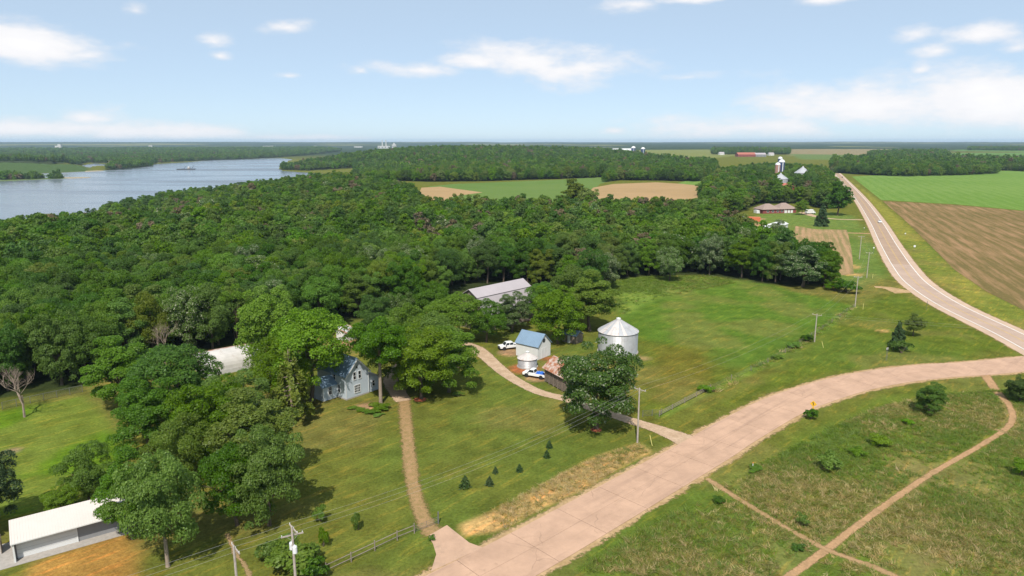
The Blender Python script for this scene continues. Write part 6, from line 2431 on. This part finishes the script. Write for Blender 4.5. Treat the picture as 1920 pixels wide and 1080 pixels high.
def far_gable(name, px, py, L, W, ev, rg, rz, wm_, rm, label, cat='barn', win=2):
    p = gp(px, py)
    o = empty(name, (p[0], p[1], hz(*p)), R(rz))
    tag(o, label, cat)
    gable_shell(o, L, W, ev, rg, wm_, rm, .5, .15, 0, False)
    for k in range(win):
        x = -L / 2 + L * (k + .5) / win
        MB().box(x - .9, x + .9, -W / 2 - .06, -W / 2 - .004, 1.0, min(2.6, ev - .2)).build('window', glass_m, o)
    return o


def far_silo(px, py, r, h, wm_, label, cap_m=None, nm='silo'):
    p = gp(px, py)
    o = empty(nm, (p[0], p[1], hz(*p)))
    tag(o, label, 'silo')
    MB().lathe([(r, 0), (r, h)], 28).build('shaft', wm_, o)
    cm_ = cap_m or steel_w
    MB().lathe([(r + .15, h - .6), (r + .15, h), (r * .75, h + r * .5), (r * .3, h + r * .75), (0, h + r * .8)], 28).build('dome', cm_, o)
    for k in range(int(h / 3)):
        MB().lathe([(r + .01, 1.5 + k * 3), (r + .07, 1.55 + k * 3), (r + .07, 1.75 + k * 3), (r + .01, 1.8 + k * 3)], 28).build('hoop', wm_, o)
    MB().box(-.5, .5, -r - .8, -r + .1, 0, h - 1).build('chute', cm_, o)
    return o


far_silo(1456, 341, 3.2, 22, silo_brick, 'brownish tile silo on the far farm')
far_silo(1463, 340, 3.9, 25, silo_blue, 'dark blue enamel silo with white top on the far farm')
far_silo(1460, 336, 3.0, 28, silo_blue, 'tallest dark silo behind the blue one', None)
for (px, py, r, hw_, hr, lb) in [(1503, 344, 9.5, 13, 7, 'shiny grain bin right of the blue silo'), (1462, 352, 8.0, 10, 5.5, 'shiny grain bin in front of the blue silo')]:
    p = gp(px, py)
    o = empty('farm_bin', (p[0], p[1], 0))
    tag(o, lb, 'grain bin')
    MB().lathe([(r, 0), (r, hw_)], 36).build('wall', galv_m, o)
    for k in range(24):
        a0, a1 = 2 * math.pi * k / 24, 2 * math.pi * (k + 1) / 24
        MB().quadslab(((r + .3) * math.cos(a0), (r + .3) * math.sin(a0), hw_), ((r + .3) * math.cos(a1), (r + .3) * math.sin(a1), hw_), (.6 * math.cos(a1), .6 * math.sin(a1), hw_ + hr), (.6 * math.cos(a0), .6 * math.sin(a0), hw_ + hr), .06).build('roof_panel', galv_m, o)
    MB().lathe([(.8, hw_ + hr - .1), (.8, hw_ + hr + .6), (0, hw_ + hr + 1)], 14).build('cap', steel_w, o)
far_gable('white_farm_barn', 1440, 343, 20, 13, 6, 10, 10, white_w, steel_w, 'white roofed barn left of the far silos')
far_gable('white_farm_barn', 1427, 348, 10, 7, 3.5, 5.5, 10, white_w, steel_w, 'small white shed below the far silos')
far_gable('red_farm_shed', 1476, 356, 16, 10, 4, 7, -30, red_brick, red_roof, 'red roofed shed beside the far grain bins')
far_gable('red_farm_shed', 1401, 335, 16, 9, 4, 6.5, 5, white_w, red_roof, 'house with orange red roof in the far trees')
# farms on the skyline
far_gable('dairy_barn', 1167, 296, 75, 40, 9, 19, 25, steel_w, steel_w, 'large white roofed cattle barn on the far hill', win=5)
far_silo(1187, 296, 7, 22, silo_blue, 'dark blue silo standing right against the white cattle barn')
far_silo(1205, 295, 7, 19, silo_blue, 'dark blue silo farther right of the cattle barn')
far_gable('red_dairy', 1398, 296, 60, 26, 7, 13, 4, red_brick, red_roof, 'long red barn on the far skyline farm', win=5)
far_gable('red_dairy', 1424, 296, 34, 22, 7, 12, 4, grey_wall, grey_roof, 'dark shed right of the long red barn', win=3)
far_gable('white_farmhouse', 1352, 293, 18, 12, 6, 10, 10, white_w, grey_roof, 'white farmhouse left of the skyline red barn', 'house')
far_gable('white_farmhouse', 1445, 294, 18, 12, 6, 10, 10, white_w, grey_roof, 'pale farmhouse right of the skyline red barn', 'house')
far_gable('white_farmhouse', 1695, 292, 20, 14, 7, 12, 10, white_w, grey_roof, 'pale farmstead in the right hand treeline', 'house')

# ------------------------------------------------------------------ across the river
town_w = mat('town_wall', (0.50, 0.49, 0.46), 0.8, 0.1, 0.05)
town_r = mat('town_roof', (0.55, 0.53, 0.50), 0.8, 0.1, 0.05)


def town(px, py, w, h, label, d=None, tower=None, z0=None, nm='town_building'):
    p = gp(px, py, -12)
    z = hz(*p)
    o = empty(nm, (p[0], p[1], z - 1), R(8))
    tag(o, label, 'building')
    d = d or w * .5
    MB().box(-w / 2, w / 2, -d / 2, d / 2, 0, h).build('wall', town_w, o)
    MB().box(-w / 2 - .6, w / 2 + .6, -d / 2 - .6, d / 2 + .6, h + .01, h + 1.2).build('roof', town_r, o)
    for k in range(4):
        x = -w / 2 + w * (k + .5) / 4
        MB().box(x - w * .05, x + w * .05, -d / 2 - .3, -d / 2 - .01, h * .35, h * .7).build('window', glass_m, o)
    if tower:
        tx, tw, th = tower
        MB().box(tx - tw / 2, tx + tw / 2, -tw / 2, tw / 2, h + 1.21, h + th).build('tower', town_w, o)
    return o


for (px, py, w, h, lb, tw) in [(111, 282.5, 42, 34, 'tall white elevator block above the far bank woods', (8, 20, 12)), (60, 283, 170, 9, 'long pale industrial shed at the left skyline', None), (148, 282, 60, 13, 'pale works building right of the white elevator', None),
                               (190, 284, 110, 13, 'row of pale town buildings across the river', None), (215, 284, 60, 11, 'right end pale building of the town row', None), (283, 281, 26, 34, 'slim white tower standing alone beyond the river', None),
                               (298, 281, 60, 8, 'low white building beside the slim tower', None), (505, 277, 120, 9, 'pale quarry building on the far slope', None), (560, 278, 70, 9, 'pale building in the middle of the far town', None), (590, 277.5, 40, 12, 'white block at the right of the far town', None),
                               (672, 278, 80, 12, 'pale plant building left of the chimneys', None), (720, 279, 110, 22, 'power plant hall below the two chimneys', None), (739, 279, 40, 36, 'square plant tower right of the chimneys', (0, 14, 14)),
                               (795, 279, 80, 10, 'low white building right of the power plant', None), (809, 279, 24, 26, 'small white tower right of the power plant', None)]:
    town(px, py, w, h, lb, None, tw)
for (px, lb) in ((716, 'left tall thin chimney of the power plant'), (723, 'right tall thin chimney of the power plant')):
    p = gp(px, 279, -12)
    o = empty('chimney_stack', (p[0], p[1] + 30, hz(*p) - 1))
    tag(o, lb, 'chimney')
    MB().tube((0, 0, 0), (0, 0, 78), 5, 3.5, 14).build('shaft', town_w, o)
    MB().tube((0, 0, 74), (0, 0, 76), 4.2, 4.2, 14).build('band', town_r, o)

# dredge barge on the river
p = gp(349, 318, WATER_Z)
bg_ = empty('river_barge', (p[0], p[1], WATER_Z), R(10))
tag(bg_, 'dark work barge with white cabin and crane on the river', 'barge')
hull_m = mat('barge_hull', (0.05, 0.05, 0.055), 0.7, 0.1, 0.3)
b = MB()
b.add([(-22, -5, -.5), (20, -5, -.5), (24, -5, 2.2), (-23, -5, 2.2), (-22, 5, -.5), (20, 5, -.5), (24, 5, 2.2), (-23, 5, 2.2)], [(0, 1, 2, 3), (7, 6, 5, 4), (0, 4, 5, 1), (1, 5, 6, 2), (2, 6, 7, 3), (3, 7, 4, 0)])
b.build('hull', hull_m, bg_)
MB().box(4, 10, -3, 3, 2.21, 5.5).build('cabin', found_m, bg_)
MB().box(5, 9, -2, 2, 5.51, 8.0).build('wheelhouse', steel_w, bg_)
MB().tube((14, 0, 2.2), (22, 0, 13), .6, .4, 6).build('crane_boom', hull_m, bg_)
MB().tube((-6, 0, 2.2), (1, 0, 9), .5, .4, 6).build('spud_arm', hull_m, bg_)

# ------------------------------------------------------------------ the air between here and the skyline
hm = bpy.data.materials.new('haze_air')
hm.use_nodes = True
t = hm.node_tree
for n_ in list(t.nodes):
    t.nodes.remove(n_)
pv = N(t, 'ShaderNodeVolumePrincipled')
pv.inputs['Color'].default_value = (0.62, 0.80, 1.0, 1)
pv.inputs['Density'].default_value = HAZE
pv.inputs['Anisotropy'].default_value = 0.0
mo = N(t, 'ShaderNodeOutputMaterial')
t.links.new(pv.outputs[0], mo.inputs['Volume'])
zmax = max(120.0, float(gz.max()) + 45)
hb = MB().box(-36000, 36000, -500, 28000, float(gz.min()) - 3, zmax)
ho = hb.build('haze', hm)
tag(ho, 'thin pale summer haze over the river valley', 'haze', kind='stuff')
